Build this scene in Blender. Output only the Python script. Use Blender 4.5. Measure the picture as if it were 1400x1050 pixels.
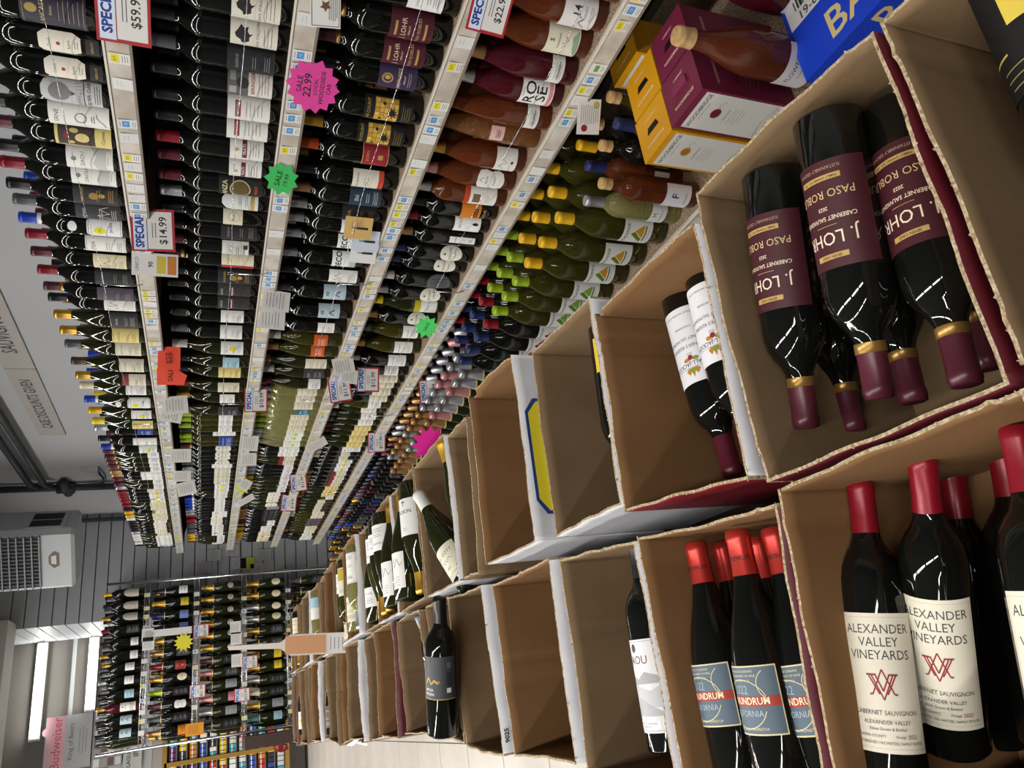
import bpy, bmesh, math, random
from mathutils import Vector, Matrix
random.seed(7)
for o in list(bpy.data.objects): bpy.data.objects.remove(o)
S = bpy.context.scene
COL = S.collection
PI = math.pi
# ------------------------------------------------------------------ camera
F, CX, CY = 1011.0, 700.0, 525.0
RX = Vector((-0.13943259, -0.9158186, 0.37660967))     # world X (towards the shelf wall) in camera axes
RY = Vector((-0.3528195, 0.40131128, 0.84526189))      # world Y (along the aisle)
RZ = Vector((-0.92524427, -0.01501818, -0.37907453))   # world Z (up)
def ray(u, v):
    d = Vector((u - CX, v - CY, F)); return Vector((RX.dot(d), RY.dot(d), RZ.dot(d)))
def atx(u, v, x): d = ray(u, v); return d * (x / d.x)
def aty(u, v, y): d = ray(u, v); return d * (y / d.y)
def atz(u, v, z): d = ray(u, v); return d * (z / d.z)
cam = bpy.data.cameras.new('camera'); cam.sensor_width = 36; cam.sensor_fit = 'HORIZONTAL'; cam.lens = 36 * F / 1400; cam.clip_start = .02
co = bpy.data.objects.new('camera', cam); COL.objects.link(co)
right = Vector((RX.x, RY.x, RZ.x)); down = Vector((RX.y, RY.y, RZ.y)); fwd = Vector((RX.z, RY.z, RZ.z))
co.matrix_world = Matrix(((right.x, -down.x, -fwd.x, 0), (right.y, -down.y, -fwd.y, 0), (right.z, -down.z, -fwd.z, 0), (0, 0, 0, 1)))
S.camera = co
# ------------------------------------------------------------------ world, light, exposure
S.view_settings.view_transform = 'Standard'; S.view_settings.look = 'None'; S.view_settings.gamma = 1
S.view_settings.use_curve_mapping = False; S.view_settings.exposure = 0.34
w = bpy.data.worlds.new('world'); S.world = w; w.use_nodes = True
w.node_tree.nodes['Background'].inputs[0].default_value = (.75, .85, 1, 1); w.node_tree.nodes['Background'].inputs[1].default_value = .04
CEIL = 1.75; FLOOR = -1.45
def area(name, loc, sx, sy, power, rot=(0, 0, 0), col=(1, .97, .93)):
    l = bpy.data.lights.new(name, 'AREA'); l.shape = 'RECTANGLE'; l.size = sx; l.size_y = sy; l.energy = power; l.color = col
    o = bpy.data.objects.new(name, l); COL.objects.link(o); o.location = loc; o.rotation_euler = rot; return o
LAMPS = []
for x in (-.45, -2.3):
    for k in range(7):
        LAMPS.append((x, -2.0 + k * 1.45)); area('tube_light', (x, -2.0 + k * 1.45, CEIL - .14), .10, 1.2, 20 if k < 4 else 24)
for x, y in ((-1.6, 9.6), (-1.6, 11.2), (-3.2, 10.4)):
    area('back_room_fill', (x, y, CEIL - .05), 1.2, .3, 60)  # unseen fill lights without fixtures, added to brighten the packet cabinet and back room
# ------------------------------------------------------------------ materials
MATS = {}
def mat(name, c, rough=.5, metal=0, trans=0, ior=1.45, emit=0, spec=.5, bump=None, noise=None, coat=0, wave=None):
    if name in MATS: return MATS[name]
    m = bpy.data.materials.new(name); m.use_nodes = True; nt = m.node_tree; b = nt.nodes['Principled BSDF']
    b.inputs['Base Color'].default_value = (*c, 1); b.inputs['Roughness'].default_value = rough; b.inputs['Metallic'].default_value = metal
    b.inputs['Transmission Weight'].default_value = trans; b.inputs['IOR'].default_value = ior
    b.inputs['Specular IOR Level'].default_value = spec; b.inputs['Coat Weight'].default_value = coat
    if emit: b.inputs['Emission Color'].default_value = (*c, 1); b.inputs['Emission Strength'].default_value = emit
    L = nt.links.new
    if noise or bump or wave:
        tc = nt.nodes.new('ShaderNodeTexCoord')
    if noise:      # (scale, amount, colour2)
        n = nt.nodes.new('ShaderNodeTexNoise'); n.inputs['Scale'].default_value = noise[0]; n.inputs['Detail'].default_value = 6
        mx = nt.nodes.new('ShaderNodeMix'); mx.data_type = 'RGBA'
        mx.inputs['A'].default_value = (*c, 1); mx.inputs['B'].default_value = (*noise[2], 1)
        mr = nt.nodes.new('ShaderNodeMapRange'); mr.inputs['From Min'].default_value = .35; mr.inputs['From Max'].default_value = .65; mr.inputs['To Max'].default_value = noise[1]
        L(tc.outputs['Object'], n.inputs['Vector']); L(n.outputs['Fac'], mr.inputs['Value']); L(mr.outputs['Result'], mx.inputs['Factor']); L(mx.outputs['Result'], b.inputs['Base Color'])
    if bump:       # (scale, strength, distance)
        n2 = nt.nodes.new('ShaderNodeTexNoise'); n2.inputs['Scale'].default_value = bump[0]; n2.inputs['Detail'].default_value = 3
        bp = nt.nodes.new('ShaderNodeBump'); bp.inputs['Strength'].default_value = bump[1]; bp.inputs['Distance'].default_value = bump[2]
        L(tc.outputs['Object'], n2.inputs['Vector']); L(n2.outputs['Fac'], bp.inputs['Height']); L(bp.outputs['Normal'], b.inputs['Normal'])
    if wave:       # diamond relief: (scale, distance)
        wa = nt.nodes.new('ShaderNodeTexVoronoi'); wa.inputs['Scale'].default_value = wave[0]
        bp = nt.nodes.new('ShaderNodeBump'); bp.inputs['Strength'].default_value = 1; bp.inputs['Distance'].default_value = wave[1]
        L(tc.outputs['Object'], wa.inputs['Vector']); L(wa.outputs['Distance'], bp.inputs['Height']); L(bp.outputs['Normal'], b.inputs['Normal'])
    MATS[name] = m; return m
def paint(c, rough=.55):
    c = tuple(round(x, 3) for x in c); return mat('paint_%d_%d_%d' % tuple(int(x * 999) for x in c), c, rough)
def hx(s):
    v = [int(s[i:i + 2], 16) / 255 for i in (0, 2, 4)]; return tuple((x / 12.92 if x <= .04045 else ((x + .055) / 1.055) ** 2.4) for x in v)
def P(s, rough=.55): return paint(hx(s), rough)
KRAFT = mat('kraft_cardboard', hx('79634a'), .85, spec=.2, noise=(9, .55, hx('665138')), bump=(160, .35, .0008))
KRAFT2 = mat('brown_cardboard', hx('7a5a3b'), .85, spec=.2, noise=(7, .55, hx('6b4e30')), bump=(160, .35, .0008))
EDGE = mat('torn_paper_edge', hx('b8a88c'), .9, spec=.1, noise=(260, .9, hx('7d684a')), bump=(300, 1, .002))
WHITEBOARD = mat('white_printed_cardboard', hx('c9c9cc'), .6, noise=(30, .3, hx('b4b4b8')))
MAROONBOARD = mat('maroon_printed_cardboard', hx('540e1c'), .5, noise=(30, .3, hx('460a16')))
REDBOARD = mat('red_printed_cardboard', hx('700d19'), .5)
DARKGLASS = mat('dark_wine_glass', (.004, .0045, .004), .04, spec=.6)
GREENGLASS = mat('green_wine_glass', (.012, .014, .003), .04, spec=.6)
CLEARW = mat('white_wine_in_clear_glass', (.72, .70, .30), .03, trans=.82, ior=1.4)
OLIVE = mat('white_wine_in_olive_glass', (.11, .10, .014), .03, trans=.72, ior=1.4)
ROSE = mat('rose_wine_in_glass', (.30, .075, .025), .03, trans=.75, ior=1.4)
ROSER = mat('red_rose_wine_in_glass', (.10, .010, .018), .03, trans=.5, ior=1.4)
ROSEP = mat('patterned_rose_glass', (.5, .2, .04), .05, trans=.8, ior=1.4, wave=(210, .004))
CHROME = mat('chrome_wire', (.62, .63, .65), .22, 1)
STEEL = mat('dark_steel', (.02, .018, .017), .45, .3)
CREAMMETAL = mat('cream_enamel_metal', hx('c8c2b8'), .35, noise=(14, .7, hx('9a8e7e')))
LINER = mat('speckled_shelf_board', hx('a8967f'), .7, noise=(170, 1, hx('6b5038')))
# ------------------------------------------------------------------ mesh builder
class MB:
    def __init__(s): s.v = []; s.f = []; s.m = []; s.mats = []; s.sm = []
    def mi(s, m):
        if m not in s.mats: s.mats.append(m)
        return s.mats.index(m)
    def add(s, vs, fs, m, T=None, smooth=False):
        b = len(s.v); k = s.mi(m)
        s.v += [tuple(T @ Vector(p)) if T is not None else tuple(p) for p in vs]
        for f in fs: s.f.append(tuple(i + b for i in f)); s.m.append(k); s.sm.append(smooth)
        return s
    def box(s, a, b, m, T=None):
        x0, y0, z0 = a; x1, y1, z1 = b
        vs = [(x0, y0, z0), (x1, y0, z0), (x1, y1, z0), (x0, y1, z0), (x0, y0, z1), (x1, y0, z1), (x1, y1, z1), (x0, y1, z1)]
        return s.add(vs, [(0, 3, 2, 1), (4, 5, 6, 7), (0, 1, 5, 4), (1, 2, 6, 5), (2, 3, 7, 6), (3, 0, 4, 7)], m, T)
    def tube(s, pts, r, m, n=8, T=None, cap=True):
        vs = []; fs = []; pts = [Vector(p) for p in pts]
        for i, p in enumerate(pts):
            d = (pts[min(i + 1, len(pts) - 1)] - pts[max(i - 1, 0)]).normalized()
            a = d.cross(Vector((0, 0, 1)));
            if a.length < .01: a = d.cross(Vector((1, 0, 0)))
            a.normalize(); b = d.cross(a)
            for k in range(n):
                t = 2 * PI * k / n; vs.append(p + a * (r * math.cos(t)) + b * (r * math.sin(t)))
        for i in range(len(pts) - 1):
            for k in range(n): fs.append((i * n + k, i * n + (k + 1) % n, (i + 1) * n + (k + 1) % n, (i + 1) * n + k))
        if cap: fs.append(tuple(range(n))[::-1]); fs.append(tuple((len(pts) - 1) * n + k for k in range(n)))
        return s.add(vs, fs, m, T, True)
    def lathe(s, prof, m, n=24, T=None):
        vs = []; fs = []
        for r, z in prof:
            for k in range(n): vs.append((r * math.cos(2 * PI * k / n), r * math.sin(2 * PI * k / n), z))
        for i in range(len(prof) - 1):
            for k in range(n): fs.append((i * n + k, i * n + (k + 1) % n, (i + 1) * n + (k + 1) % n, (i + 1) * n + k))
        return s.add(vs, fs, m, T, True)
    def mesh(s, name):
        me = bpy.data.meshes.new(name); me.from_pydata(s.v, [], s.f)
        for m in s.mats: me.materials.append(m)
        me.polygons.foreach_set('material_index', s.m); me.polygons.foreach_set('use_smooth', s.sm); me.update(); return me
    def build(s, name, parent=None, T=None):
        o = bpy.data.objects.new(name, s.mesh(name)); COL.objects.link(o)
        if parent is not None: o.parent = parent
        if T is not None: o.matrix_local = T
        return o
def tag(o, label=None, cat=None, group=None, kind=None):
    if label: o['label'] = label
    if cat: o['category'] = cat
    if group: o['group'] = group
    if kind: o['kind'] = kind
    return o
def empty(name, T, label, cat, group=None):
    o = bpy.data.objects.new(name, None); COL.objects.link(o); o.empty_display_size = .02
    o.matrix_world = T if isinstance(T, Matrix) else Matrix.Translation(T)
    return tag(o, label, cat, group)
def link(name, me, parent):
    o = bpy.data.objects.new(name, me); COL.objects.link(o); o.parent = parent; return o
# ------------------------------------------------------------------ text
TXT = {}
def text_geo(t, size, bold=0):
    k = (t, bold)
    if k not in TXT:
        c = bpy.data.curves.new('t', 'FONT'); c.body = t; c.size = 1; c.align_x = 'CENTER'; c.align_y = 'CENTER'; c.offset = bold; c.resolution_u = 2
        o = bpy.data.objects.new('t', c); COL.objects.link(o)
        me = bpy.data.meshes.new_from_object(o)
        TXT[k] = ([tuple(v.co) for v in me.vertices], [tuple(p.vertices) for p in me.polygons])
        bpy.data.objects.remove(o); bpy.data.curves.remove(c); bpy.data.meshes.remove(me)
    vs, fs = TXT[k]
    return [(x * size, y * size) for x, y, _ in vs], fs
def ell(cx, cy, rx, ry, n=20): return [(cx + rx * math.cos(2 * PI * k / n), cy + ry * math.sin(2 * PI * k / n)) for k in range(n)]
def slice_geo(pts, faces, step, off=0):
    """cut a flat figure at every step along its first axis, so that it can be wrapped on a bottle"""
    bm = bmesh.new(); vs = [bm.verts.new((x, y, 0)) for x, y in pts]
    for f in faces:
        try: bm.faces.new([vs[i] for i in f])
        except ValueError: pass
    x0 = min(p[0] for p in pts); x1 = max(p[0] for p in pts); x = (math.floor((x0 + off) / step + 1e-6) + 1) * step - off
    while x < x1:
        bmesh.ops.bisect_plane(bm, geom=bm.verts[:] + bm.edges[:] + bm.faces[:], plane_co=(x, 0, 0), plane_no=(1, 0, 0)); x += step
    bm.verts.index_update(); out = [(v.co.x, v.co.y) for v in bm.verts], [tuple(v.index for v in f.verts) for f in bm.faces]; bm.free(); return out
# flat graphics: list of items in (s, h) coordinates, mapped by fn(s, h, layer) -> 3D
def graphics(mb, items, fn, wrap=False):
    for li, it in enumerate(items):
        k = it[0]; lay = li * .25 + 1 if wrap else li * .12 + 1
        if k == 'T':      # text, s, h, size, colour, bold, xscale, rot
            _, t, s0, h0, size, col = it[:6]; bold = it[6] if len(it) > 6 else 0; xs = it[7] if len(it) > 7 else 1; rot = it[8] if len(it) > 8 else 0
            vs, fs = text_geo(t, size, bold)
            if wrap and size > .0065: vs, fs = slice_geo(vs, fs, .004 / xs, s0 / xs)
            c, sn = math.cos(rot), math.sin(rot)
            mb.add([fn(s0 + (x * xs * c - y * sn), h0 + (x * xs * sn + y * c), lay) for x, y in vs], fs, P(col) if isinstance(col, str) else col)
        elif k == 'R':    # rectangle s0,h0,s1,h1,colour
            _, a, b, c, d, col = it[:6]; st = .004 if wrap else 9
            xl = [a] + [q * st for q in range(math.floor(a / st) + 1, math.ceil(c / st)) if a + 1e-5 < q * st < c - 1e-5] + [c]; n = len(xl) - 1
            vs = []
            for x in xl: vs += [fn(x, b, lay), fn(x, d, lay)]
            mb.add(vs, [(2 * i, 2 * i + 2, 2 * i + 3, 2 * i + 1) for i in range(n)], P(col) if isinstance(col, str) else col, smooth=True)
        elif k == 'P':    # polygon
            _, pts, col = it[:3]; pf = [tuple(range(len(pts)))]
            if wrap: pts, pf = slice_geo(pts, pf, .004)
            mb.add([fn(x, y, lay) for x, y in pts], pf, P(col) if isinstance(col, str) else col)
        elif k == 'F':    # closed figure on a curved surface, as a horizontal-strip fill: list of (s0,s1,h)
            _, rows, col = it[:3]; vs = []; fs = []; n = 12
            if wrap:
                pp = [(a, h) for a, b, h in rows] + [(b, h) for a, b, h in reversed(rows)]
                pp = [p for i, p in enumerate(pp) if math.dist(p, pp[i - 1]) > 1e-6]
                pp, pf = slice_geo(pp, [tuple(range(len(pp)))], .004)
                mb.add([fn(x, y, lay) for x, y in pp], pf, P(col) if isinstance(col, str) else col); continue
            for a, b, h in rows:
                for i in range(n + 1): vs.append(fn(a + (b - a) * i / n, h, lay))
            for j in range(len(rows) - 1):
                for i in range(n): q = j * (n + 1) + i; fs.append((q, q + 1, q + n + 2, q + n + 1))
            mb.add(vs, fs, P(col) if isinstance(col, str) else col, smooth=True)
        elif k == 'L':    # polyline with width
            _, pts, wd, col = it[:4]
            if wrap:
                q = [pts[0]]
                for (x0, y0), (x1, y1) in zip(pts[:-1], pts[1:]):
                    m = max(1, int(abs(x1 - x0) / .005) + 1); q += [(x0 + (x1 - x0) * i / m, y0 + (y1 - y0) * i / m) for i in range(1, m + 1)]
                pts = q
            for (x0, y0), (x1, y1) in zip(pts[:-1], pts[1:]):
                dx, dy = x1 - x0, y1 - y0; l = math.hypot(dx, dy) or 1; nx, ny = -dy / l * wd / 2, dx / l * wd / 2
                mb.add([fn(x0 + nx, y0 + ny, lay), fn(x0 - nx, y0 - ny, lay), fn(x1 - nx, y1 - ny, lay), fn(x1 + nx, y1 + ny, lay)], [(0, 1, 2, 3)], P(col) if isinstance(col, str) else col)
def frows(cx, cy, rx, ry, n=14):
    return [(cx - rx * math.sin(PI * i / n), cx + rx * math.sin(PI * i / n), cy - ry * math.cos(PI * i / n)) for i in range(n + 1)]
def label_mesh(items, r):
    mb = MB()
    def fn(s, h, lay): rr = r + .00022 * lay; a = s / r; return (rr * math.sin(a), -rr * math.cos(a), h)
    graphics(mb, items, fn, True); return mb.mesh('label')
def lines(s, h, n, col, w=.03, gap=.005, th=.0011, jit=.3):
    out = []
    rr = random.Random(int(h * 1e5) + n)
    for i in range(n):
        ww = w * (1 - jit * rr.random()); out.append(('R', s - ww / 2, h - i * gap, s + ww / 2, h - i * gap + th, col))
    return out
# ------------------------------------------------------------------ bottle shapes
def resample(p): return p
SH = {
 'bordeaux': dict(R=.0375, H=.300, body=[(0, .006), (.02, .002), (.034, 0), (.0375, .004), (.0375, .185), (.0368, .196), (.0335, .209), (.0275, .220), (.0205, .229), (.0165, .238), (.0148, .250), (.0142, .286), (.0152, .288), (.0152, .296), (.0125, .299), (0, .299)], cap=(.0150, .243, .300)),
 'burgundy': dict(R=.0410, H=.300, body=[(0, .006), (.02, .002), (.037, 0), (.041, .004), (.041, .135), (.0402, .150), (.0375, .168), (.0330, .187), (.0270, .206), (.0210, .226), (.0170, .244), (.0150, .262), (.0145, .286), (.0155, .288), (.0155, .296), (.0125, .299), (0, .299)], cap=(.0158, .245, .300)),
 'sparkling': dict(R=.0440, H=.318, body=[(0, .006), (.02, .002), (.040, 0), (.044, .004), (.044, .135), (.043, .155), (.039, .178), (.033, .200), (.026, .225), (.0195, .252), (.0160, .275), (.0150, .300), (.012, .304), (0, .304)], cap=None),
 'magnum': dict(R=.0475, H=.350, body=[(0, .006), (.03, .002), (.044, 0), (.0475, .004), (.0475, .205), (.0462, .222), (.0420, .240), (.0340, .258), (.0250, .274), (.0185, .290), (.0160, .305), (.0152, .335), (.0165, .337), (.0165, .346), (.013, .349), (0, .349)], cap=(.0165, .300, .350)),
 'flute': dict(R=.0385, H=.325, body=[(0, .006), (.02, .002), (.035, 0), (.0385, .004), (.0385, .09), (.0365, .14), (.032, .18), (.026, .215), (.0205, .25), (.0165, .28), (.0145, .30), (.0145, .315), (.0155, .317), (.0155, .322), (0, .325)], cap=(.0160, .27, .326)),
}
BODY = {}
def body_mesh(shape, gm):
    k = (shape, gm.name)
    if k not in BODY: BODY[k] = MB().lathe(SH[shape]['body'], gm, 28).mesh('glass_body')
    return BODY[k]
CAPS = {}
CC = dict(red='7e1020', maroon='501624', wine='50202c', black='121214', grey='4b4d52', gold='c69a3c', blue='1d3fae', navy='27305f', white='dcdcd6', cream='d6cfb0', silver='b9bcc2', yellow='d9a81e', green='93b02a', copper='b0875a', brown='4a332a', band='96733c', cork='c29f6c', orange='c4501c', pink='c98c8c', scarlet='b5362e', bgold='d9a93c', lemon='e3cf2a', teal='3a6f73', purple='3a2450')
CMET = dict(band=.6, gold=.75, silver=.8, copper=.7, bgold=.7, scarlet=.55, pink=.5, red=.15, navy=.3, green=.3, yellow=.2)
def cap_mat(c):
    return mat('capsule_' + c, hx(CC[c]), .32 if c != 'cork' else .9, CMET.get(c, .05), noise=(90, .6, hx('8f6c3c')) if c == 'cork' else None)
def cap_mesh(shape, c, band=None, txt=None):
    k = (shape, c, band, txt)
    if k in CAPS: return CAPS[k]
    mb = MB(); m = cap_mat(c)
    if shape == 'sparkling':
        pr = [(.0285, .218), (.0262, .228), (.0202, .254), (.0172, .276), (.0165, .291), (.0185, .293), (.0192, .300), (.0188, .310), (.015, .317), (0, .319)]
        mb.lathe(pr, m, 24); mb.lathe([(.0288, .216), (.0288, .220), (.0281, .222)], P('d9c27a', .3), 24)
    else:
        r, z0, z1 = SH[shape]['cap']; 
        if c == 'cork': z0 = z1 - .032
        sc = z1 - z0
        pr = [(r + .0010 if shape != 'burgundy' else r + .0016, z0), (r + .0004, z0 + .3 * sc), (r + .0004, z1 - .014), (r + .0011, z1 - .012), (r + .0011, z1 - .005), (r + .0003, z1 - .004), (r + .0001, z1 - .0006), (r - .002, z1 + .0004), (0, z1 + .0004)]
        mb.lathe(pr, m, 24)
        if band: mb.lathe([(r + .0013 if shape != 'burgundy' else r + .0019, z0 - .0005), (r + .0014, z0 + .010), (r + .0006, z0 + .0102)], cap_mat(band), 24)
        if txt:
            def fn(s, h, lay): rr = r + .0016; a = s / rr; return (rr * math.sin(a), -rr * math.cos(a), h)
            graphics(mb, [('T', txt, 0, z0 + .020, .008, '3c0f0c')], fn)
    CAPS[k] = mb.mesh('capsule'); return CAPS[k]
# ------------------------------------------------------------------ label designs: name -> (description, items, neck items)
D = {}
def design(n, desc, items): D[n] = (desc, items)
LM = {}
def lab_mesh(n, shape):
    k = (n, shape)
    if k not in LM: LM[k] = label_mesh(D[n][1], SH[shape]['R'] + .0003)
    return LM[k]
W, CR, BK, GD, RD = 'e4e3de', 'd9d0b0', '161616', 'b8923e', '8c1c24'
def plain(n, desc, bg, fg, word, z0=.035, z1=.13, hw=.042, size=.014, extra=()):
    zm = (z0 + z1) / 2
    design(n, desc, [('R', -hw, z0, hw, z1, bg), ('T', word, 0, z1 - .022, size, fg)] + lines(0, zm - .004, 2, fg, hw * 1.1, .006) + lines(0, z0 + .022, 3, fg, hw * 1.2, .005) + list(extra))
# --- wall shelf, near labels
design('purple_estate', 'purple label', [('R', -.05, .035, .05, .155, '2b2536'), ('L', [(-.046, .04), (.046, .04), (.046, .15), (-.046, .15), (-.046, .04)], .0008, GD), ('F', frows(0, .135, .009, .011), 'a98f4a'), ('T', 'LANCASTER', 0, .115, .0125, 'c9b27a'), ('T', 'Estate', 0, .100, .0075, 'c9b27a')] + lines(0, .085, 6, 'a99a80', .05, .009, .0009))
oct_ = [(-.012, .13), (.012, .13), (.024, .118), (.024, .06), (.012, .045), (-.012, .045), (-.024, .06), (-.024, .118)]
design('cream_octagon', 'cream octagonal label and small black tag', [('F', [(-.016, .016, .135), (-.026, .026, .123), (-.026, .026, .07), (-.017, .017, .055)], 'e2ddce'), ('T', 'Duck', 0, .115, .010, '3b3b3b'), ('F', frows(0, .098, .004, .004), 'a02a20'), ('T', 'horn', 0, .078, .010, '3b3b3b'), ('R', -.018, .020, .018, .046, '17171a'), ('T', 'MERLOT', 0, .033, .007, 'c09a4a')] + lines(0, .066, 2, '555555', .02, .005))
tree = [('L', [(0, .085), (x, .125 + .012 * math.sin(i * 2.1))], .0012, '4a4a4a') for i, x in enumerate([-.022, -.015, -.009, -.003, .003, .009, .015, .022])]
design('grey_oak', 'grey rounded label with tree drawing', [('F', [(-.036 * c, .036 * c, z) for c, z in ((.3, .155), (.7, .148), (.9, .135), (1, .12), (1, .03))], 'bdbdbd')] + tree + [('F', frows(0, .118, .022, .022), '777777'), ('R', -.034, .066, .034, .068, '333333'), ('T', 'SILVER OAK', 0, .056, .011, '222222')] + lines(0, .044, 3, '444444', .05, .005) + [('L', [(-.03 + .008 * i, .07), (-.02 + .006 * i, .085)], .0007, '555555') for i in range(8)])
design('white_ring', 'tall white label with a ring', [('R', -.036, .022, .036, .152, W), ('T', 'ERNE', 0, .135, .014, '333333'), ('T', 'CAKEBREAD', 0, .119, .004, '333333')] + [('L', [(.012 * math.cos(2 * PI * i / 20), .084 + .012 * math.sin(2 * PI * i / 20)), (.012 * math.cos(2 * PI * (i + 1) / 20), .084 + .012 * math.sin(2 * PI * (i + 1) / 20))], .0016, '333333') for i in range(20)] + lines(0, .06, 2, '444444', .02) + [('L', [(-.02, .03), (-.008, .036), (.004, .048), (.014, .05)], .0012, '444444')])
design('yellow_art', 'yellow framed label with brown painting', [('R', -.036, .025, .036, .150, 'd8c67e'), ('R', -.031, .062, .031, .143, '3a2521'), ('F', frows(-.006, .09, .012, .016), 'd8c67e'), ('F', frows(.012, .108, .006, .010), 'c9b56a'), ('F', frows(.0, .125, .01, .006), '7a2b22'), ('F', frows(-.02, .115, .005, .008), 'c9b56a'), ('T', 'Cuvee', 0, .043, .013, '4a3a22')])
design('white_u', 'white label with grey landscape', [('R', -.036, .028, .036, .135, W), ('P', [(-.034, .06), (-.01, .075), (.01, .066), (.034, .08), (.034, .035), (-.034, .035)], 'c3c3c1'), ('T', 'DAOU', 0, .098, .013, '4a2b33'), ('F', frows(0, .118, .006, .006), '777777'), ('R', -.026, .033, .026, .043, W)] + lines(0, .039, 1, '666666', .03))
plain('dark_gold', 'black label with gold lettering', '1d1d1f', 'b8923e', 'PRISONER', .03, .14, .04, .010, [('F', frows(0, .09, .010, .012), '9a7a3a'), ('F', frows(.002, .07, .006, .008), 'b8923e')])
plain('dark_white', 'black label with white scribble', '26262a', 'c9c9c9', 'NATHAN', .03, .145, .04, .010, [('L', [(-.03, .06), (-.02, .085), (-.012, .055), (0, .09), (.008, .058), (.02, .085), (.028, .06)], .0015, 'c9c9c9')])
design('white_frame_yellow', 'framed white label with yellow sticker', [('F', [(-.02, .02, .125), (-.034, .034, .115), (-.034, .034, .04), (-.024, .024, .032)], 'dfe0e0'), ('L', [(-.02, .121), (-.031, .112), (-.031, .043), (-.022, .036), (.022, .036), (.031, .043), (.031, .112), (.02, .121), (-.02, .121)], .0012, '2c3350'), ('F', frows(-.008, .092, .012, .016), 'dcd61e'), ('T', 'SALE', -.008, .092, .007, '333333'), ('T', 'Jordan', .004, .062, .012, '2c3350'), ('F', frows(0, .162, .016, .012), 'dfe0e0')])
plain('white_frame', 'white framed label', 'e4e3de', '2b2b2b', 'FISH', .03, .14, .036, .016, [('L', [(-.033, .034), (.033, .034), (.033, .136), (-.033, .136), (-.033, .034)], .0008, '555555')])
design('cream_script', 'cream label with handwritten script', [('R', -.034, .035, .034, .128, 'd9cfae'), ('L', [(-.026, .10), (-.016, .112), (-.02, .08), (-.006, .108), (-.008, .078), (.004, .1), (.012, .08), (.026, .09)], .0013, '4a3a2a'), ('T', 'Napa', 0, .066, .008, '4a3a2a')] + lines(0, .055, 3, '6a5a3a', .03))
design('white_script', 'white label with handwritten script', [('R', -.034, .03, .034, .128, 'e2e1dc'), ('L', [(-.028, .10), (-.018, .122), (-.014, .08), (-.002, .116), (.0, .086), (.01, .11), (.02, .09), (.03, .1)], .0015, '303030')] + lines(0, .06, 4, '6a6a6a', .04, .007))
plain('mauve', 'mauve label', '4a4150', 'a08a8a', 'Meiomi', .03, .14, .036, .013)
plain('black_plain', 'plain black label', '1a1a1d', '8b8b8b', 'RESERVE', .03, .135, .038, .009)
plain('charcoal', 'charcoal label', '34343a', 'c0b0a0', 'NOIR', .03, .12, .038, .011)
plain('yellow_cream', 'pale yellow label', 'd9c780', '7a5a20', 'SONOMA', .035, .125, .038, .011)
plain('cream_plain', 'cream label', 'd6d0ba', '4a4a42', 'PINOT NOIR', .035, .125, .038, .008)
plain('white_plain', 'white label', 'e0e0dd', '3a3a3a', 'CHARDONNAY', .04, .12, .037, .0075)
plain('white_small', 'small white label', 'e4e4e2', '3a3a3a', 'ESTATE', .05, .115, .034, .010)
plain('white_low', 'low white label', 'dddddc', '4b4b4b', 'RESERVE', .03, .085, .035, .008)
plain('red_cream', 'cream label with red top', 'd6d0ba', '5a3a32', 'ZINFANDEL', .035, .12, .036, .0075, [('R', -.036, .10, .036, .125, '7a1c24')])
plain('blue_label', 'royal blue label', '1f3a8c', 'c9cfe0', 'RIESLING', .04, .11, .036, .009)
plain('white_yellow', 'white label with yellow sticker', 'dddedc', '3a3a3a', 'MERLOT', .035, .12, .035, .009, [('F', frows(.004, .075, .011, .013), 'd9cf2a')])
plain('grey_label', 'grey label', '8a8d90', '222222', 'CABERNET', .035, .12, .036, .008)
plain('green_band', 'white label with green band', 'dcdcd4', '3b4a2a', 'PINOT GRIS', .035, .12, .036, .0075, [('R', -.036, .105, .036, .124, '5d7a3a')])
plain('orange_label', 'orange label', 'c8541e', 'e0d8c8', 'BREAD', .06, .115, .036, .012)
plain('teal_label', 'teal label', '1f6a80', 'd0dde0', 'TEAL', .04, .105, .036, .012)
plain('sky_label', 'pale blue label', '9fc0cf', '22405a', 'BLANC', .045, .11, .036, .010)
design('lime_burst', 'white label with lime green star', [('R', -.036, .035, .036, .125, 'dfe0d6'), ('P', [((.016 if i % 2 else .008) * math.cos(i * PI / 7), .075 + (.016 if i % 2 else .008) * math.sin(i * PI / 7)) for i in range(14)], 'a5c832')] + lines(0, .11, 2, '555555', .04))
# shelf two
horse = [(-.016, .02), (-.018, .028), (-.010, .030), (-.004, .040), (.004, .043), (.012, .036), (.022, .030), (.016, .024), (.018, .014), (.010, .016), (.004, .012), (.006, .004), (-.002, .012), (-.012, .012)]
design('stallion', 'cream label with black horse', [('R', -.038, .03, .038, .13, 'd3cec0'), ('P', [(x * 1.1, y + .078) for x, y in horse], '1c1c1c'), ('T', 'BLACK STALLION', 0, .072, .0085, '2c2c2c')] + lines(0, .058, 3, '555555', .05, .008))
design('singer', 'label with grey photograph and red lettering', [('R', -.038, .03, .038, .132, 'd3cfc6'), ('R', -.038, .085, .038, .132, '5a5856'), ('F', frows(0, .098, .014, .014), '242424'), ('R', -.03, .112, -.01, .128, '9a9a98'), ('R', .004, .114, .03, .126, '8a8a88'), ('T', 'BERINGER', 0, .074, .012, '8c2a20', .01)] + lines(0, .060, 4, '7a4a42', .06, .007))
design('red_box', 'white label with red name box', [('R', -.038, .03, .038, .13, 'd9d7d2'), ('R', -.022, .099, .022, .112, '7c1c22'), ('T', 'MARTINI', 0, .1055, .0095, 'd9d7d2')] + lines(0, .085, 5, '6a6a6a', .04, .009))
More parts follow.
